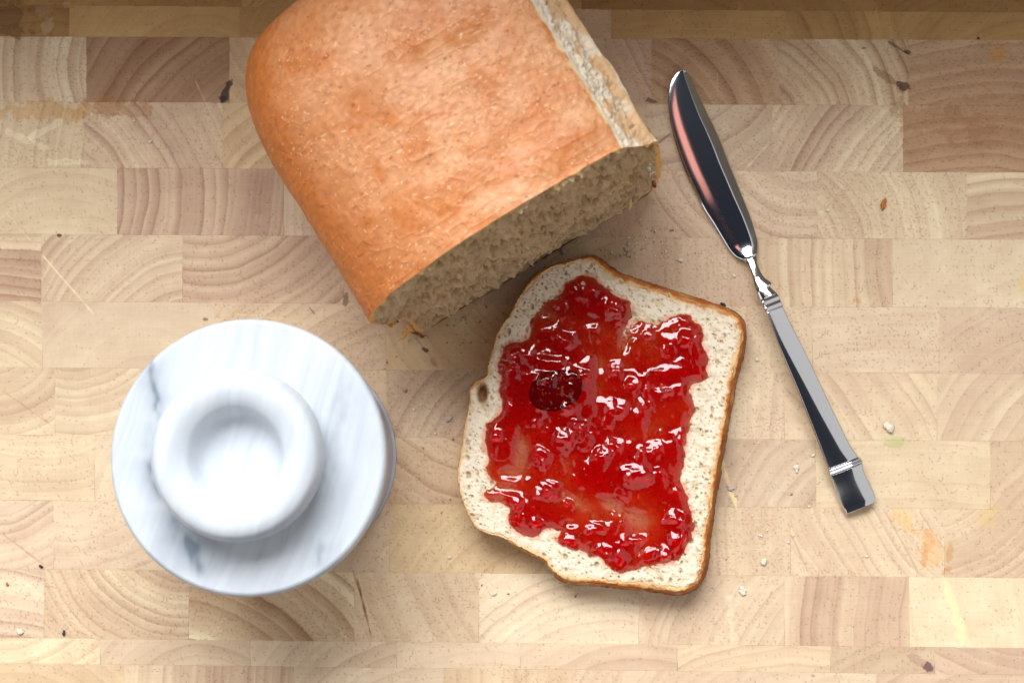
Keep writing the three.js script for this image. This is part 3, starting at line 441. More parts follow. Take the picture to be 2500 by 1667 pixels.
// ---- the jam: a clear red body over the crumb, thick in lumps and thin where the knife dragged it
const jam = thing('strawberry_jam', 'glossy red strawberry jam spread over the flat bread slice', 'jam');
{
  const LUMP = [[535, 610, 175, 135, .1, 4.0], [390, 460, 90, 80, 0, 1.5], [660, 215, 110, 90, .3, 1.6], [780, 270, 80, 60, .2, 1.5], [1080, 400, 80, 110, 0, 1.9], [1100, 520, 80, 60, 0, 1.3], [960, 560, 120, 45, -.2, 1.3], [900, 480, 60, 60, 0, .8], [620, 800, 120, 80, -.5, 1.7], [330, 830, 70, 90, 0, 1.3], [480, 880, 50, 40, .6, 1.1], [900, 940, 120, 70, -.3, 1.9], [740, 900, 80, 130, .7, 1.5], [1040, 830, 50, 130, 0, 1.1], [730, 1000, 120, 60, 0, 1.2], [420, 1150, 70, 60, 0, 1.3], [510, 1030, 60, 40, 0, .9], [1060, 1180, 60, 80, 0, 2.1], [1010, 1290, 80, 50, 0, 1.3], [810, 1290, 70, 60, 0, 1.5], [620, 1230, 80, 40, .3, 1.0], [700, 1190, 80, 30, .2, .8], [350, 1080, 50, 40, 0, .8], [570, 390, 70, 50, 0, .9], [350, 560, 50, 120, 0, 1.2], [1000, 1060, 90, 60, 0, 1.0], [850, 720, 120, 50, .2, 1.0], [330, 700, 60, 60, 0, 1.0]];
  const THIN = [[390, 890, 42, 120, 0, 1], [350, 965, 70, 34, 0, 1], [330, 1030, 80, 30, .2, .8], [505, 290, 60, 50, 0, .7], [830, 400, 36, 80, .2, .8], [720, 500, 46, 60, 0, .7], [715, 610, 50, 80, 0, .65], [590, 1070, 130, 22, .55, .8], [640, 1090, 40, 60, 0, .6], [780, 1110, 90, 34, .5, .85], [880, 1160, 70, 44, .5, 1], [870, 1225, 60, 30, 0, .9], [900, 1290, 30, 50, 0, .75], [590, 940, 40, 70, -.3, .6], [490, 760, 40, 60, 0, .5], [860, 350, 40, 30, 0, .6], [950, 345, 40, 20, 0, .5], [1090, 760, 26, 90, .1, .5], [720, 700, 40, 60, 0, .5], [600, 1180, 60, 26, 0, .6], [300, 1085, 60, 30, 0, .8]].concat([]);
  const toQ = (x, z) => { const p = toPx(x, SLH + 0.001, z); return [(p[0] - 1050) / 0.5739, (p[1] - 600) / 0.5739]; };
  const HI = [[795, 255, 60, 34, .3], [575, 385, 80, 30, .4], [520, 480, 90, 18, .1], [350, 430, 44, 34, -.3], [345, 515, 44, 34, -.2], [500, 552, 60, 28, .1], [640, 535, 80, 22, .2], [790, 505, 44, 34, 0], [955, 600, 80, 30, .2], [1035, 585, 80, 34, -.2], [910, 655, 50, 30, -.3], [868, 580, 50, 28, .4], [800, 668, 70, 30, .2], [575, 800, 70, 40, .3], [640, 750, 60, 36, .5], [665, 815, 60, 34, .7], [740, 878, 60, 38, .5], [785, 832, 60, 26, .2], [480, 885, 70, 40, .5], [930, 850, 90, 30, -.2], [875, 950, 90, 36, -.2], [950, 965, 70, 36, -.3], [1062, 800, 44, 40, -.6], [525, 1020, 60, 32, .2], [475, 1045, 60, 26, .1], [350, 1080, 70, 32, .2], [372, 1148, 50, 24, .1], [1050, 1138, 70, 32, .3], [1050, 1225, 60, 30, -.1], [870, 1225, 90, 32, .3], [700, 1192, 80, 22, -.2], [590, 1248, 70, 30, .3], [740, 1282, 60, 32, .5], [820, 1318, 50, 34, .7], [930, 1300, 50, 30, .3], [1005, 1300, 44, 32, .6], [1090, 375, 45, 30, .2], [1010, 432, 50, 22, -.3], [690, 340, 50, 18, 0], [760, 740, 40, 24, .2], [560, 240, 50, 18, .3], [690, 180, 40, 20, .2], [280, 790, 40, 26, 0], [265, 850, 40, 24, .2], [460, 1170, 50, 22, .2], [930, 370, 40, 18, 0], [440, 740, 50, 20, .2], [600, 680, 60, 20, .2], [600, 1085, 36, 20, .4], [830, 1050, 40, 20, .2]];
  const ridge = (u, v) => { let m = 0; for (const q of HI) { const c = Math.cos(q[4]), s = Math.sin(q[4]), X = (u - q[0]) * c + (v - q[1]) * s, Y = -(u - q[0]) * s + (v - q[1]) * c, w = q[3] * 1.25; if (Math.abs(X) > q[2] || Y < -w || Y > 2.2 * w) continue; const f = Y < w / 2 ? smooth(-w * 0.9, -w * 0.35, Y) * (Y + w * 0.55) / w : 1.05 * smooth(2.1 * w, w * 0.45, Y); m += Math.max(0, f) * 0.34 * w * 0.09 * smooth(1, 0.45, Math.abs(X) / (q[2] * 0.8)) * (0.9 + 0.25 * n2(u * 0.05, v * 0.05 + 60)); } return m; };
  const g = (u, v, q) => { const c = Math.cos(q[4]), s = Math.sin(q[4]), X = (u - q[0]) * c + (v - q[1]) * s, Y = -(u - q[0]) * s + (v - q[1]) * c; return Math.exp(-((X / q[2]) ** 2 + (Y / q[3]) ** 2)); };
  const height = (x, z, d) => {
    const [u, v] = toQ(x, z); let h = 0.80, th = 0;
    for (const q of LUMP) h += q[5] * 0.75 * g(u, v, q);
    for (const q of THIN) th = Math.max(th, q[5] * g(u, v, q));
    const tf = smooth(0.2, 0.9, th); h *= 1 - 0.90 * tf;
    const w = n2(u * 0.02, v * 0.02) * 26, rid = 1 - Math.abs(n2((u + w) * 0.0095, (v - w) * 0.014 + 7)), rid2 = 1 - Math.abs(n2((u - w) * 0.045 + 3, (v + w * 0.6) * 0.05));
    const rel = 0.60 * n2(u * 0.0105 + 2, v * 0.0115 + 3) + 0.62 * (rid ** 2 - 0.4) + 0.05 * (rid2 ** 2 - 0.4) + 0.46 * n2(u * 0.019 + 5, v * 0.022) + 0.15 * n2(u * 0.040, v * 0.044 + 9) + 0.04 * n2(u * 0.09, v * 0.09);
    h += rel * 0.6 * (1 - 0.78 * tf) * (0.35 + 0.5 * Math.min(1.2, h)) + ridge(u, v);
    h = Math.max(0.10 + 0.05 * n2(u * 0.06, v * 0.06), h);
    const e = Math.min(1, d / 0.0026), round = Math.sqrt(1 - (1 - e) ** 2);
    return h * 0.001 * round * (0.55 + 0.45 * e) ;
  };
  const bread = (x, z) => SLH + 0.0004 * fbm2(x * 60, z * 60, 2);
  JO.forEach((p, i) => { const a = JO[(i + 419) % 420], b = JO[(i + 1) % 420], l = Math.hypot(b[0] - a[0], b[1] - a[1]), k = 0.0007 * n2(i * 0.31, 4) + 0.0004 * n2(i * 0.8, 7); p[0] += (b[1] - a[1]) / l * k; p[1] -= (b[0] - a[0]) / l * k; });
  const cell = 0.00034, top = sheet(JO, cell, (x, z, d) => [bread(x, z) + (d === 0 ? -0.0002 : 0.0001 + height(x, z, d))]);
  const n = top.pos.length / 3, pos = top.pos.slice(), idx = top.idx.slice();
  for (let i = 0; i < n; i++) pos.push(top.pos[i * 3], SLH - 0.0022, top.pos[i * 3 + 2]);
  const edge = new Map(); for (let i = 0; i < top.idx.length; i += 3) for (let k = 0; k < 3; k++) edge.set(top.idx[i + k] * n + top.idx[i + (k + 1) % 3], 1);
  for (let i = 0; i < top.idx.length; i += 3) idx.push(top.idx[i] + n, top.idx[i + 2] + n, top.idx[i + 1] + n);
  for (const e of edge.keys()) { const a = Math.floor(e / n), b = e % n; if (!edge.has(b * n + a)) idx.push(a, a + n, b, b, a + n, b + n); }
  const jamMat = new THREE.MeshPhysicalMaterial({ name: 'clear_red_jam', color: new THREE.Color(1, 1, 1), transmission: 1, thickness: 0.003, ior: 1.6, roughness: 0.04, attenuationColor: new THREE.Color(0.93, 0.085, 0.020), attenuationDistance: 0.0022 });
  part('jam_spread', geo(pos, idx), jamMat, jam);
  // fruit: one whole berry and pulp, opaque and dark, sunk in the jam
  const lump = (px, py, rx, ry, rz, turn, y, seed, seg = 40) => {
    const s = new THREE.SphereGeometry(1, seg, Math.round(seg * 0.7)), a = s.attributes.position, c = at(...q5(px, py), SLH + 0.002);
    for (let i = 0; i < a.count; i++) { const v = new THREE.Vector3().fromBufferAttribute(a, i), k = 1 + 0.09 * fbm3(v.x * 1.8 + seed, v.y * 1.8, v.z * 1.8, 2) + (seg > 30 ? 0.018 * n3(v.x * 12, v.y * 12, v.z * 12) : 0); v.multiplyScalar(k); v.set(v.x * rx, v.y * ry, v.z * rz).applyAxisAngle(new THREE.Vector3(0, 1, 0), turn); a.setXYZ(i, v.x + c[0], Math.max(SLH - 0.001, v.y + y), v.z + c[1]); }
    s.computeVertexNormals(); return s;
  };
  const berryMat = new THREE.MeshPhysicalMaterial({ name: 'berry_flesh', color: new THREE.Color(0.26, 0.005, 0.05), roughness: 0.9, specularIntensity: 0 });
  const pulpMat = new THREE.MeshPhysicalMaterial({ name: 'pulp_flesh', color: new THREE.Color(0.30, 0.008, 0.02), roughness: 0.9, specularIntensity: 0 });
  const berry = part('strawberry_piece', lump(535, 615, .0100, .0030, .0072, .25, SLH - 0.0003, 3, 64), berryMat, jam, 'dark strawberry lump with seeds, on the left of the spread');
  const pulp = [[390, 470, .005, .004], [680, 215, .004, .003], [1095, 380, .0035, .004], [640, 790, .005, .0028], [910, 930, .005, .003], [1065, 1180, .003, .003], [340, 830, .003, .003], [740, 880, .003, .004]];
  [].forEach((p, i) => part('fruit_pulp', lump(p[0], p[1], p[2], .0006, p[3], i, SLH + 0.0001, 11 + i * 3, 22), pulpMat, jam));
  const R = rng(9), seedG = [], sphere = new THREE.IcosahedronGeometry(1, 1);
  const seedAt = (x, y, z, s) => { const q = sphere.clone(); q.scale(s * 1.35, s * 0.7, s); q.rotateY(R() * 6); q.translate(x, y, z); seedG.push(q); };
  for (let k = 0; k < 34; k++) { const a = R() * 6.28, r = Math.sqrt(R()) * 0.94, X = Math.cos(a) * r, Z = Math.sin(a) * r, c = at(...q5(535, 615), SLH + 0.002), ct = Math.cos(.25), st = Math.sin(.25), lx = X * .0094, lz = Z * .0068; seedAt(c[0] + lx * ct + lz * st, SLH - 0.0002 + 0.0031 * Math.sqrt(1 - r * r) , c[1] - lx * st + lz * ct, 0.00028 + R() * 0.0001); }
  part('seeds', mergeGeometries(seedG), new THREE.MeshPhysicalMaterial({ name: 'seed', color: new THREE.Color(0.62, 0.34, 0.05), roughness: 0.9, specularIntensity: 0 }), berry, null, 'stuff');
  seedG.length = 0;
  for (let k = 0; k < 170; k++) { const i = Math.floor(R() * n), y = top.pos[i * 3 + 1]; if (y - SLH < 0.0007) continue; seedAt(top.pos[i * 3], y - 0.0003 - R() * 0.0004, top.pos[i * 3 + 2], 0.00024 + R() * 0.00014); }
  part('seeds', mergeGeometries(seedG), new THREE.MeshPhysicalMaterial({ name: 'loose_seed', color: new THREE.Color(0.50, 0.20, 0.05), roughness: 0.9, specularIntensity: 0 }), jam, null, 'stuff');
}

// ------------------------------------------------------------ the marble crock with its lid
{
  const mTex = (seed, vein) => {
    const b = new Uint8Array(1);
    return texture(768, 768, (i, j, o) => {
      const x = (i / 768 - 0.5) * 0.12, z = (j / 768 - 0.5) * 0.12, c = Math.cos(0.30), s = Math.sin(0.30), u = x * c + z * s, v = -x * s + z * c;
      const w = fbm2(x * 40 + seed, z * 40, 3), st = n2(u * 420 + w * 1.6 + seed, v * 34 + w * 2) * 0.5 + n2(u * 900 + w * 3, v * 60 + 9) * 0.3, cl = fbm2(u * 60 + seed, v * 24 + 3, 3);
      let d = 0.13 * clamp(0.35 - st) + 0.075 * smooth(0.02, 0.6, cl + st * 0.25) , br = 0;
      for (const q of vein) { const t = clamp((z - q[1]) / (q[3] - q[1])), cx = lerp(q[0], q[2], t) + 0.0016 * fbm2(z * 160 + seed, 2, 3), inside = smooth(-0.3, 0.25, (z - q[1]) / (q[3] - q[1])) * smooth(1.3, 0.75, (z - q[1]) / (q[3] - q[1])), dd = Math.abs(x - cx); d += inside * q[5] * (Math.exp(-((dd / q[4]) ** 2)) * (0.7 + 0.5 * n2(x * 700, z * 300)) + 0.45 * Math.exp(-((dd / (q[4] * 4)) ** 2))); }
      d = Math.min(d, 0.6); o[0] = toS(0.605 * (1 - d * 1.12)); o[1] = toS(0.645 * (1 - d * 1.04)); o[2] = toS(0.69 * (1 - d * 0.95));
    }, true);
  };
  const lidAt = at(603, 1116, 0.071), baseAt = at(0.5 * (607 + 607), 1116, 0.071), knobAt = at(568, 1112, 0.0886);
  const mm = (px, py) => { const q = at(px, py, 0.071); return [q[0] - lidAt[0], q[1] - lidAt[1]]; };
  const v4 = (x, y) => mm(0.5848 * x, 750 + 0.5848 * y);
  const vn = [[628, 225, 655, 420, .0012, .46], [655, 420, 622, 720, .0024, .16], [622, 640, 660, 790, .0016, .34], [700, 860, 800, 1010, .0032, .22], [790, 960, 830, 1110, .0022, .38], [1340, 980, 1325, 1090, .0014, .20], [1440, 300, 1340, 900, .0040, .12]].map((q) => { const a = v4(q[0], q[1]), b = v4(q[2], q[3]); return [a[0], a[1], b[0], b[1], q[4], q[5]]; });
  const lidMat = new THREE.MeshPhysicalMaterial({ name: 'white_marble', map: mTex(3, vn), roughness: 0.34, specularIntensity: 0.6 });
  const knobMat = new THREE.MeshPhysicalMaterial({ name: 'white_marble_knob', map: mTex(21, []), roughness: 0.3, specularIntensity: 0.6 });
  const baseMat = new THREE.MeshPhysicalMaterial({ name: 'shade_tinted_marble', map: mTex(41, []), color: new THREE.Color(0.86, 0.82, 0.88), roughness: 0.4 });  // marble tinted grey violet for the shade under the lid
  const lathe = (pr, planar) => { const g = new THREE.LatheGeometry(new THREE.SplineCurve(pr.map((p) => new THREE.Vector2(p[0], p[1]))).getPoints(pr.length * 6).map((p) => (p.x = Math.max(p.x, 0.00001), p)), 160), a = g.attributes.position, uv = g.attributes.uv; for (let i = 0; i < a.count; i++) { if (planar) uv.setXY(i, a.getX(i) / 0.12 + 0.5 + a.getY(i) * 2.2, a.getZ(i) / 0.12 + 0.5 + a.getY(i) * 3.1); else uv.setXY(i, a.getX(i) / 0.12 + 0.5, a.getZ(i) / 0.12 + 0.5); } return g; };
  const hard = (p, n = 3) => p; // profile points are laid close at the edges
  const crock = thing('marble_crock', 'round white marble crock with grey veins and a dished knob on its lid', 'marble crock', [lidAt[0], 0, lidAt[1]]);
  const rb = 0.0392, ro = [0.0020, 0.0004];
  const bg = lathe([[0, .0004], [rb - .002, .0004], [rb - .0006, .0008], [rb, .0022], [rb, .02], [rb, .04], [rb, .0572], [rb - .001, .0584], [0, .0586]], true); bg.translate(ro[0], 0, ro[1]);
  part('pot', bg, baseMat, crock, 'marble pot below the lid with its shade in the grey tint');
  const rl = 0.0463, lid = part('lid', lathe([[0, .0588], [.040, .0588], [rl - .0035, .0610], [rl - .0006, .0642], [rl, .0660], [rl, .0680], [rl - .0002, .0694], [rl - .0008, .0704], [rl - .0016, .0709], [rl - .0028, .0710], [.034, .0711], [.020, .0711], [0, .0711]], false), lidMat, crock);
  const kg = lathe([[0, .0705], [.0215, .0705], [.0226, .0712], [.0244, .0736], [.0262, .0768], [.02705, .0802], [.0267, .0838], [.0254, .0866], [.0234, .0880], [.0212, .0884], [.0190, .0880], [.0168, .0869], [.0150, .0852], [.0138, .0822], [.0126, .0790], [.0104, .0770], [.0058, .0763], [0, .0761]], false); kg.scale(1.04, 1, 1.04); kg.translate(knobAt[0] - lidAt[0], 0, knobAt[1] - lidAt[1]);
  part('knob', kg, knobMat, lid, 'thick ring shaped knob with a dished middle');
}

// ------------------------------------------------------------ the butter knife
{
  const knife = thing('butter_knife', 'polished steel butter knife with a short broad blade right of the bread', 'butter knife');
  const a = (x, y) => [1550 + 0.5422 * x, 0.5422 * y], b = (x, y) => [1600 + 0.3509 * x, 150 + 0.3508 * y], c = (x, y) => [1750 + 0.4464 * x, 580 + 0.4464 * y];
  const TIP = [1663.5, 170.6], END = [2104, 1246], ax = [END[0] - TIP[0], END[1] - TIP[1]], L = Math.hypot(...ax); ax[0] /= L; ax[1] /= L;
  // outlines along the axis, in photograph pixels
  const left = [b(150, 75), b(118, 125), b(98, 190), b(92, 280), b(100, 380), b(116, 470), b(140, 560), b(180, 680), b(225, 790), b(280, 900), b(340, 1020), b(410, 1130), b(470, 1230), b(520, 1310), b(560, 1355), b(600, 1375), b(632, 1395), b(658, 1440), b(678, 1500), b(695, 1568), c(238, 330), c(245, 352), c(262, 392), c(285, 445), c(330, 570), c(380, 690), c(440, 830), c(500, 980), c(560, 1130), c(612, 1270), c(624, 1308), c(640, 1340), c(662, 1400), c(690, 1470), c(700, 1486)];
  const right = [b(215, 68), b(240, 105), b(275, 170), b(320, 260), b(368, 360), b(420, 460), b(470, 570), b(515, 690), b(560, 800), b(600, 900), b(640, 1000), b(670, 1080), b(700, 1180), b(714, 1250), b(712, 1300), b(705, 1345), b(706, 1395), b(722, 1445), b(755, 1500), b(800, 1568), c(300, 250), c(335, 312), c(352, 352), c(372, 395), c(410, 475), c(470, 590), c(540, 735), c(610, 885), c(680, 1030), c(735, 1140), c(782, 1205), c(800, 1238), c(812, 1285), c(845, 1350), c(872, 1415), c(868, 1432)];
  const ts = (P) => P.map((p) => { const dx = p[0] - TIP[0], dy = p[1] - TIP[1]; return [dx * ax[0] + dy * ax[1], -dx * ax[1] + dy * ax[0]]; }).sort((p, q) => p[0] - q[0]);
  const Lq = ts(left), Rq = ts(right);
  const spl = (P) => { const n = P.length; return (t) => { let i = 0; while (i < n - 2 && t > P[i + 1][0]) i++; const p0 = P[Math.max(0, i - 1)], p1 = P[i], p2 = P[i + 1], p3 = P[Math.min(n - 1, i + 2)], h = p2[0] - p1[0] || 1e-6, s = (t - p1[0]) / h, m1 = (p2[1] - p0[1]) / (p2[0] - p0[0] || 1e-6) * h, m2 = (p3[1] - p1[1]) / (p3[0] - p1[0] || 1e-6) * h, s2 = s * s, s3 = s2 * s; return (2 * s3 - 3 * s2 + 1) * p1[1] + (s3 - 2 * s2 + s) * m1 + (-2 * s3 + 3 * s2) * p2[1] + (s3 - s2) * m2; }; };
  const eL = spl(Lq), eR = spl(Rq);
  // off(t): half-ellipse tip, then the traced edges. Positive side: the image's lower left
  const edge = (t) => { let l = eL(t), r = eR(t); const tip = 9; if (t < tip) { const k = Math.sqrt(Math.max(0, 1 - (1 - t / tip) ** 2)), m = (eL(tip) + eR(tip)) / 2 * (t / tip); l = m + (eL(tip) - (eL(tip) + eR(tip)) / 2) * k; r = m + (eR(tip) - (eL(tip) + eR(tip)) / 2) * k; } const e = 11, q = L - 5; if (t > q - e) { const k = 1 - 0.16 * (1 - Math.sqrt(Math.max(0, 1 - ((t - q + e) / e) ** 2))); const m = (l + r) / 2; l = m + (l - m) * k; r = m + (r - m) * k; } return [l, r]; };
  const steel = new THREE.MeshPhysicalMaterial({ name: 'polished_steel', color: new THREE.Color(0.72, 0.73, 0.76), metalness: 1, roughness: 0.1 });
  const SLP = [[0, 0], [.070, 0], [.078, .30], [.086, .30], [.096, .10], [.106, .04], [.118, -.06], [.186, -.11], [.3, -.11]], YM = [];
  { let y = 0.0023, k = 0; for (let i = 0; i <= 2000; i++) { YM.push(y); const u = i * 0.0001; while (k < SLP.length - 2 && u > SLP[k + 1][0]) k++; y += 0.0001 * lerp(SLP[k][1], SLP[k + 1][1], (u - SLP[k][0]) / (SLP[k + 1][0] - SLP[k][0])); } }
  const brushed = steel.clone(); brushed.name = 'worn_steel'; brushed.roughness = 0.17;
  const yMid = (t) => { const f = clamp(t * PXM / 0.0001, 0, 1999), i = Math.floor(f); return lerp(YM[i], YM[i + 1], f - i); };
  // cross-section: s in -1 (right edge) .. 1 (left edge) -> height of the upper side above the mid plane, in metres
  function upper(kind, s, t, hw) {
    const q = Math.abs(s);
    if (kind === 0) { // blade: shallow dished face inside a rolled rim
      const hwm = hw * PXM;
      if (s < 0) return 0.0007 - hwm * (0.48 * Math.max(0, q - 0.54) + 0.4 * Math.max(0, q - 0.93));
      return 0.0007 - hwm * (0.11 * s * s + 0.34 * Math.max(0, q - 0.93));
    }
    if (kind === 1) return 0.0010 - hw * PXM * 0.26 * q ** 2.4; // neck
    const s0 = lerp(0.85, -0.30, clamp((t - 620) / 420));
    return 0.0013 - hw * PXM * (s < s0 ? 0.19 * (s0 - s) ** 1.15 + 0.8 * Math.max(0, q - 0.92) : 0.12 * (s - s0) ** 2 + 1.0 * Math.max(0, q - 0.93)); // handle, gently crowned
  }
  function loft(t0, t1, n, kindAt, extra = () => 0, grow = 0) {
    const m = 56, pos = [], idx = [];
    const st = []; for (let i = 0; i <= n; i++) { let f = i / n; st.push(lerp(t0, t1, t0 === 0 ? f ** 1.7 : f)); }
    for (const t of st) {
      const [l, r] = edge(Math.max(0.02, t)), y0 = yMid(t), mid = (l + r) / 2, hw = Math.abs(l - r) / 2 + grow, sg = Math.sign(l - r) || 1;
      for (let k = 0; k < 2 * m; k++) {
        const up = k <= m, f = up ? k / m : 2 - k / m, s = -Math.cos(Math.PI * f), w = kindAt(t);
        const hu = lerp(upper(Math.floor(w), s, t, hw), upper(Math.ceil(w), s, t, hw), w - Math.floor(w)) + extra(t, s);
        const thin = Math.min(1, hw / 12), y = y0 + (hu - (up ? 0 : 0.0013 * Math.sqrt(Math.max(0, 1 - s * s)))) * thin;
        const off = mid + s * hw * sg, P = [TIP[0] + ax[0] * t - ax[1] * off, TIP[1] + ax[1] * t + ax[0] * off], Y = Math.max(0.0003, y), q = at(P[0], P[1], y0);
        pos.push(q[0], Y, q[1]);
      }
    }
    const M = 2 * m, rows = st.length;
    for (let i = 0; i < rows - 1; i++) for (let k = 0; k < M; k++) { const k2 = (k + 1) % M, A = i * M + k, Bq = i * M + k2; idx.push(A, Bq, A + M, Bq, Bq + M, A + M); }
    const cap = (i, f) => { const c = pos.length / 3; let sx = 0, sy = 0, sz = 0; for (let k = 0; k < M; k++) { sx += pos[(i * M + k) * 3]; sy += pos[(i * M + k) * 3 + 1]; sz += pos[(i * M + k) * 3 + 2]; } pos.push(sx / M, sy / M, sz / M); for (let k = 0; k < M; k++) { const k2 = (k + 1) % M; if (f) idx.push(i * M + k, c, i * M + k2); else idx.push(i * M + k, i * M + k2, c); } };
    cap(0, true); cap(rows - 1, false);
    return geo(pos, idx);
  }
  const tn = (p) => (p[0] - TIP[0]) * ax[0] + (p[1] - TIP[1]) * ax[1];
  const tNeck = tn(b(650, 1330)), tCol = tn(c(292, 322)), tCol2 = tn(c(312, 392)), tRing = tn(c(706, 1232)), tRing2 = tn(c(712, 1268));
  part('blade', loft(0, tNeck + 14, 150, (t) => smooth(tNeck - 34, tNeck + 12, t)), steel, knife, 'short broad dark reflecting blade with a raised rim');
  part('neck', loft(tNeck + 14, tCol, 60, () => 1), steel, knife);
  const bead = (t, a0, a1, n) => { const f = (t - a0) / (a1 - a0); return 0.00045 * Math.abs(Math.sin(f * Math.PI * n)) ** 0.6; };
  part('collar', loft(tCol, tCol2, 40, () => 2, (t) => bead(t, tCol, tCol2, 2) + 0.0002, 1.2), steel, knife, 'ribbed collar between neck and handle');
  part('handle', loft(tCol2, tRing, 120, () => 2), brushed, knife, 'long flat tapering handle');
  part('end_ring', loft(tRing, tRing2, 40, () => 2, (t) => bead(t, tRing, tRing2, 2) + 0.0002, 2), steel, knife);
  part('end_cap', loft(tRing2, L - 5, 60, () => 2, (t) => -0.0006 * smooth(tRing2, L - 30, t) + 0.0003 * smooth(L - 30, L, t)), brushed, knife);
}

// ------------------------------------------------------------ crumbs on the board
const crumbW = new THREE.MeshPhysicalMaterial({ name: 'white_crumb', color: new THREE.Color(0.74, 0.66, 0.52), roughness: 0.9 });
const crumbG = new THREE.MeshPhysicalMaterial({ name: 'dull_crumb', color: new THREE.Color(0.55, 0.46, 0.40), roughness: 0.9 });
const crumbO = new THREE.MeshPhysicalMaterial({ name: 'crust_crumb', color: new THREE.Color(0.46, 0.16, 0.025), roughness: 0.7 });
const crumbK = new THREE.MeshPhysicalMaterial({ name: 'burnt_crumb', color: new THREE.Color(0.035, 0.025, 0.03), roughness: 0.7 });
function crumbShape(s, seed, long = 1) {
  const R = rng(seed), gs = [];
  const n = 2 + Math.floor(R() * 3);
  for (let k = 0; k < n; k++) {
    const g = mergeVertices(new THREE.IcosahedronGeometry(1, 2).deleteAttribute('uv').deleteAttribute('normal')), a = g.attributes.position, r = s * (0.34 + 0.26 * R()), ox = (R() - 0.5) * s * 0.9 * long, oz = (R() - 0.5) * s * 0.8, oy = r * 0.5;
    for (let i = 0; i < a.count; i++) { const x = a.getX(i), y = a.getY(i), z = a.getZ(i), f = r * (1 + 0.65 * fbm3(x * 1.7 + seed, y * 1.7 + k * 3, z * 1.7, 3)); a.setXYZ(i, x * f * (0.8 + 0.5 * R()) * Math.sqrt(long) + ox, Math.max(0, y * f * 0.62 + oy), z * f + oz); }
    g.computeVertexNormals(); gs.push(g);
  }
  const g = mergeGeometries(gs); g.rotateY(R() * 6.28); return g;
}
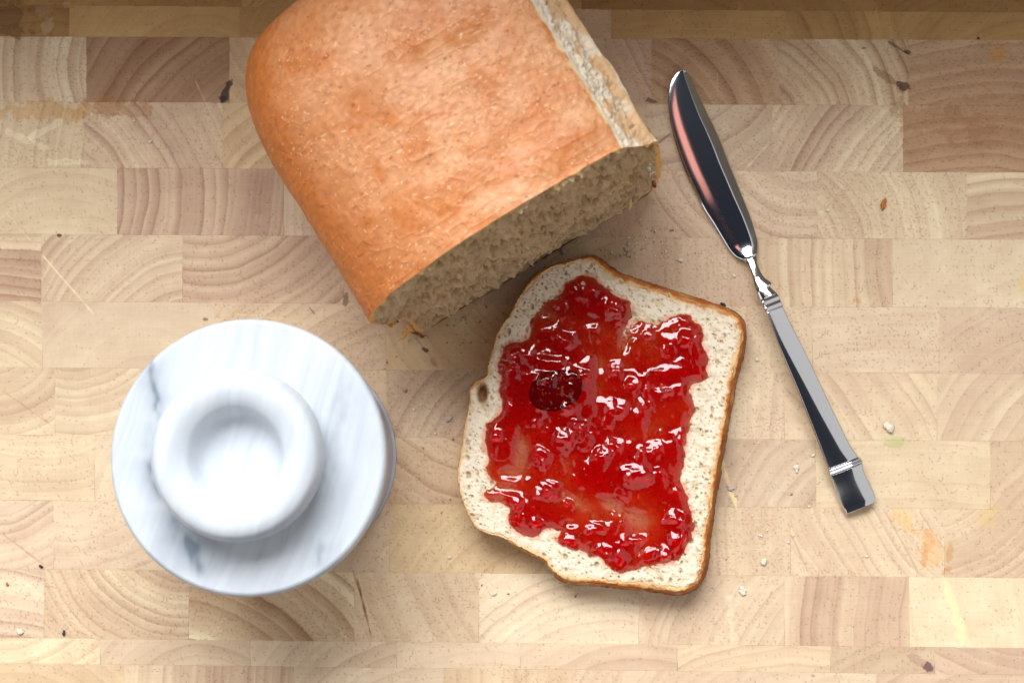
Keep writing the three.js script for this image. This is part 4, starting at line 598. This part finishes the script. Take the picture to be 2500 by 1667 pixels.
const CR = [
  [2166, 1040, 26, crumbW, 'largest white bread crumb, lying right of the knife handle', 1],
  [1867, 1370, 17, crumbW, 'white crumb on the board right of the slice bottom corner, above a smaller one', 1],
  [1815, 1443, 17, crumbW, 'long white crumb on the board just below the bottom right of the slice', 1.6],
  [1205, 1450, 14, crumbW, 'white crumb on the board below the lower left edge of the slice', 1],
  [1945, 1144, 13, crumbW, 'pale crumb beside the lower left edge of the knife handle', 1.4],
  [1784, 1188, 13, crumbG, 'crumb on the pale streak in the wood right of the slice', 1.3],
  [1797, 1210, 8, crumbG, 'tiny crumb just below the crumb on the pale wood streak', 1],
  [1752, 1191, 9, crumbW, 'small crumb touching the lower right crust of the slice', 1],
  [1527, 608, 14, crumbG, 'largest crumb of the little cluster between loaf and knife', 1],
  [1533, 596, 10, crumbG, 'upper crumb of the little cluster between loaf and knife', 1],
  [1535, 621, 9, crumbG, 'lower crumb of the little cluster between loaf and knife', 1.3],
  [1550, 617, 6, crumbG, 'rightmost speck of the little cluster between loaf and knife', 1],
  [1373, 616, 14, crumbG, 'grey crumb in the shade at the foot of the loaf cut face', 1.3],
  [1132, 781, 12, crumbG, 'thin grey crumb below the loaf, beside its bottom left corner', 1.7],
  [1098, 1021, 14, crumbG, 'pale crumb on the board between the crock and the slice', 1.2],
  [1011, 999, 7, crumbW, 'tiny pale crumb right of the crock, above left of a larger pale crumb', 1],
  [990, 953, 8, crumbO, 'tiny orange crust crumb right of the marble crock', 1.3],
  [1096, 1360, 9, crumbW, 'small white crumb left of the bottom left side of the slice', 1.3],
  [1664, 637, 13, crumbW, 'yellowish crumb above the slice, left of the knife blade base', 1.4],
  [1740, 637, 7, crumbW, 'small pale crumb just left of the knife neck, beside the yellowish one', 1],
  [1794, 670, 8, crumbW, 'tiny long white crumb left of the knife neck', 1.8],
  [2021, 512, 8, crumbW, 'tiny white crumb right of the knife blade', 1.8],
  [2161, 498, 15, crumbO, 'bright orange flake of crust on the board at the upper right', 1.6],
  [1764, 744, 11, crumbK, 'black burnt flake at the top right corner of the slice', 1.6],
  [2390, 93, 8, crumbK, 'black speck on the board at the far upper right', 1.2],
  [99, 1382, 10, crumbK, 'dark grey speck on the board at the lower left edge', 1],
  [152, 1544, 10, crumbK, 'dark brown chip on the board at the bottom left', 2],
  [46, 1540, 13, crumbW, 'white flake near the bottom left corner of the board', 1.6],
  [16, 1428, 9, crumbO, 'tiny orange crumb at the left edge of the board', 1],
  [1927, 1324, 8, crumbW, 'small crumb below the knife end, left of it', 1],
  [1856, 1307, 10, crumbW, 'thin white crumb right of the slice, above the larger white crumb', 1.6],
  [1988, 1113, 9, crumbW, 'small crumb touching the left edge of the knife handle end', 1.2],
  [1773, 1363, 7, crumbG, 'tiny crumb close to the lower right crust of the slice', 1.4],
  [1848, 878, 10, crumbW, 'pale flake between the slice and the knife handle', 1.4],
  [2117, 1358, 6, crumbW, 'tiny pale speck below the knife end, right of it', 1.4],
  [367, 344, 9, crumbW, 'small white flake on the wood left of the loaf', 1.2],
  [328, 294, 7, crumbW, 'tiny white flake up and left of another, left of the loaf', 1],
];
{
  const R = rng(71), gs = [], col = [], near = [[1330, 660, 240, 40], [1130, 800, 160, 40], [1540, 580, 90, 60], [1480, 640, 260, 60], [1850, 1250, 130, 260], [1250, 760, 200, 90], [1500, 1440, 420, 60], [1060, 1150, 90, 300], [1150, 830, 160, 60], [1300, 900, 1100, 700], [1640, 560, 80, 120]];
  for (let k = 0; k < 360; k++) {
    const n = near[Math.floor(R() * near.length)], [x, z] = at(n[0] + (R() - R()) * n[2], n[1] + (R() - R()) * n[3], 0), s = (0.00016 + 0.00030 * R() * R() + (R() < 0.06 ? 0.0002 : 0)), g = new THREE.IcosahedronGeometry(s, 0), a = g.attributes.position;
    if (inPoly(SO, x, z)) continue;
    g.scale(1 + R(), 0.7, 0.7 + 0.6 * R()); g.rotateY(R() * 6.3); g.translate(x, s * 0.5, z);
    const c = R() < 0.8 ? [0.72, 0.63, 0.48] : [0.42, 0.20, 0.07]; for (let i = 0; i < a.count; i++) col.push(...c); gs.push(g);
  }
  const g = mergeGeometries(gs); g.setAttribute('color', new THREE.BufferAttribute(Float32Array.from(col), 3));
  const m = new THREE.Mesh(g, crustVC); m.name = 'crumb_dust'; m.castShadow = m.receiveShadow = true; m.userData = { kind: 'stuff', label: 'fine dust of bread specks scattered over the board around the slice', category: 'crumb dust' }; scene.add(m);
}
CR.forEach(([px, py, s, mat, label, long], i) => {
  const [x, z] = at(px, py, 0.0005), o = thing('bread_crumb', label, 'crumb', [x, 0.00005, z], mat === crumbK ? 'dark specks on the board' : 'bread crumbs on the board');
  part('crumb_lump', crumbShape(s * PXM * 0.66, 300 + i * 7, long), mat, o);
});

renderer.render(scene, camera);
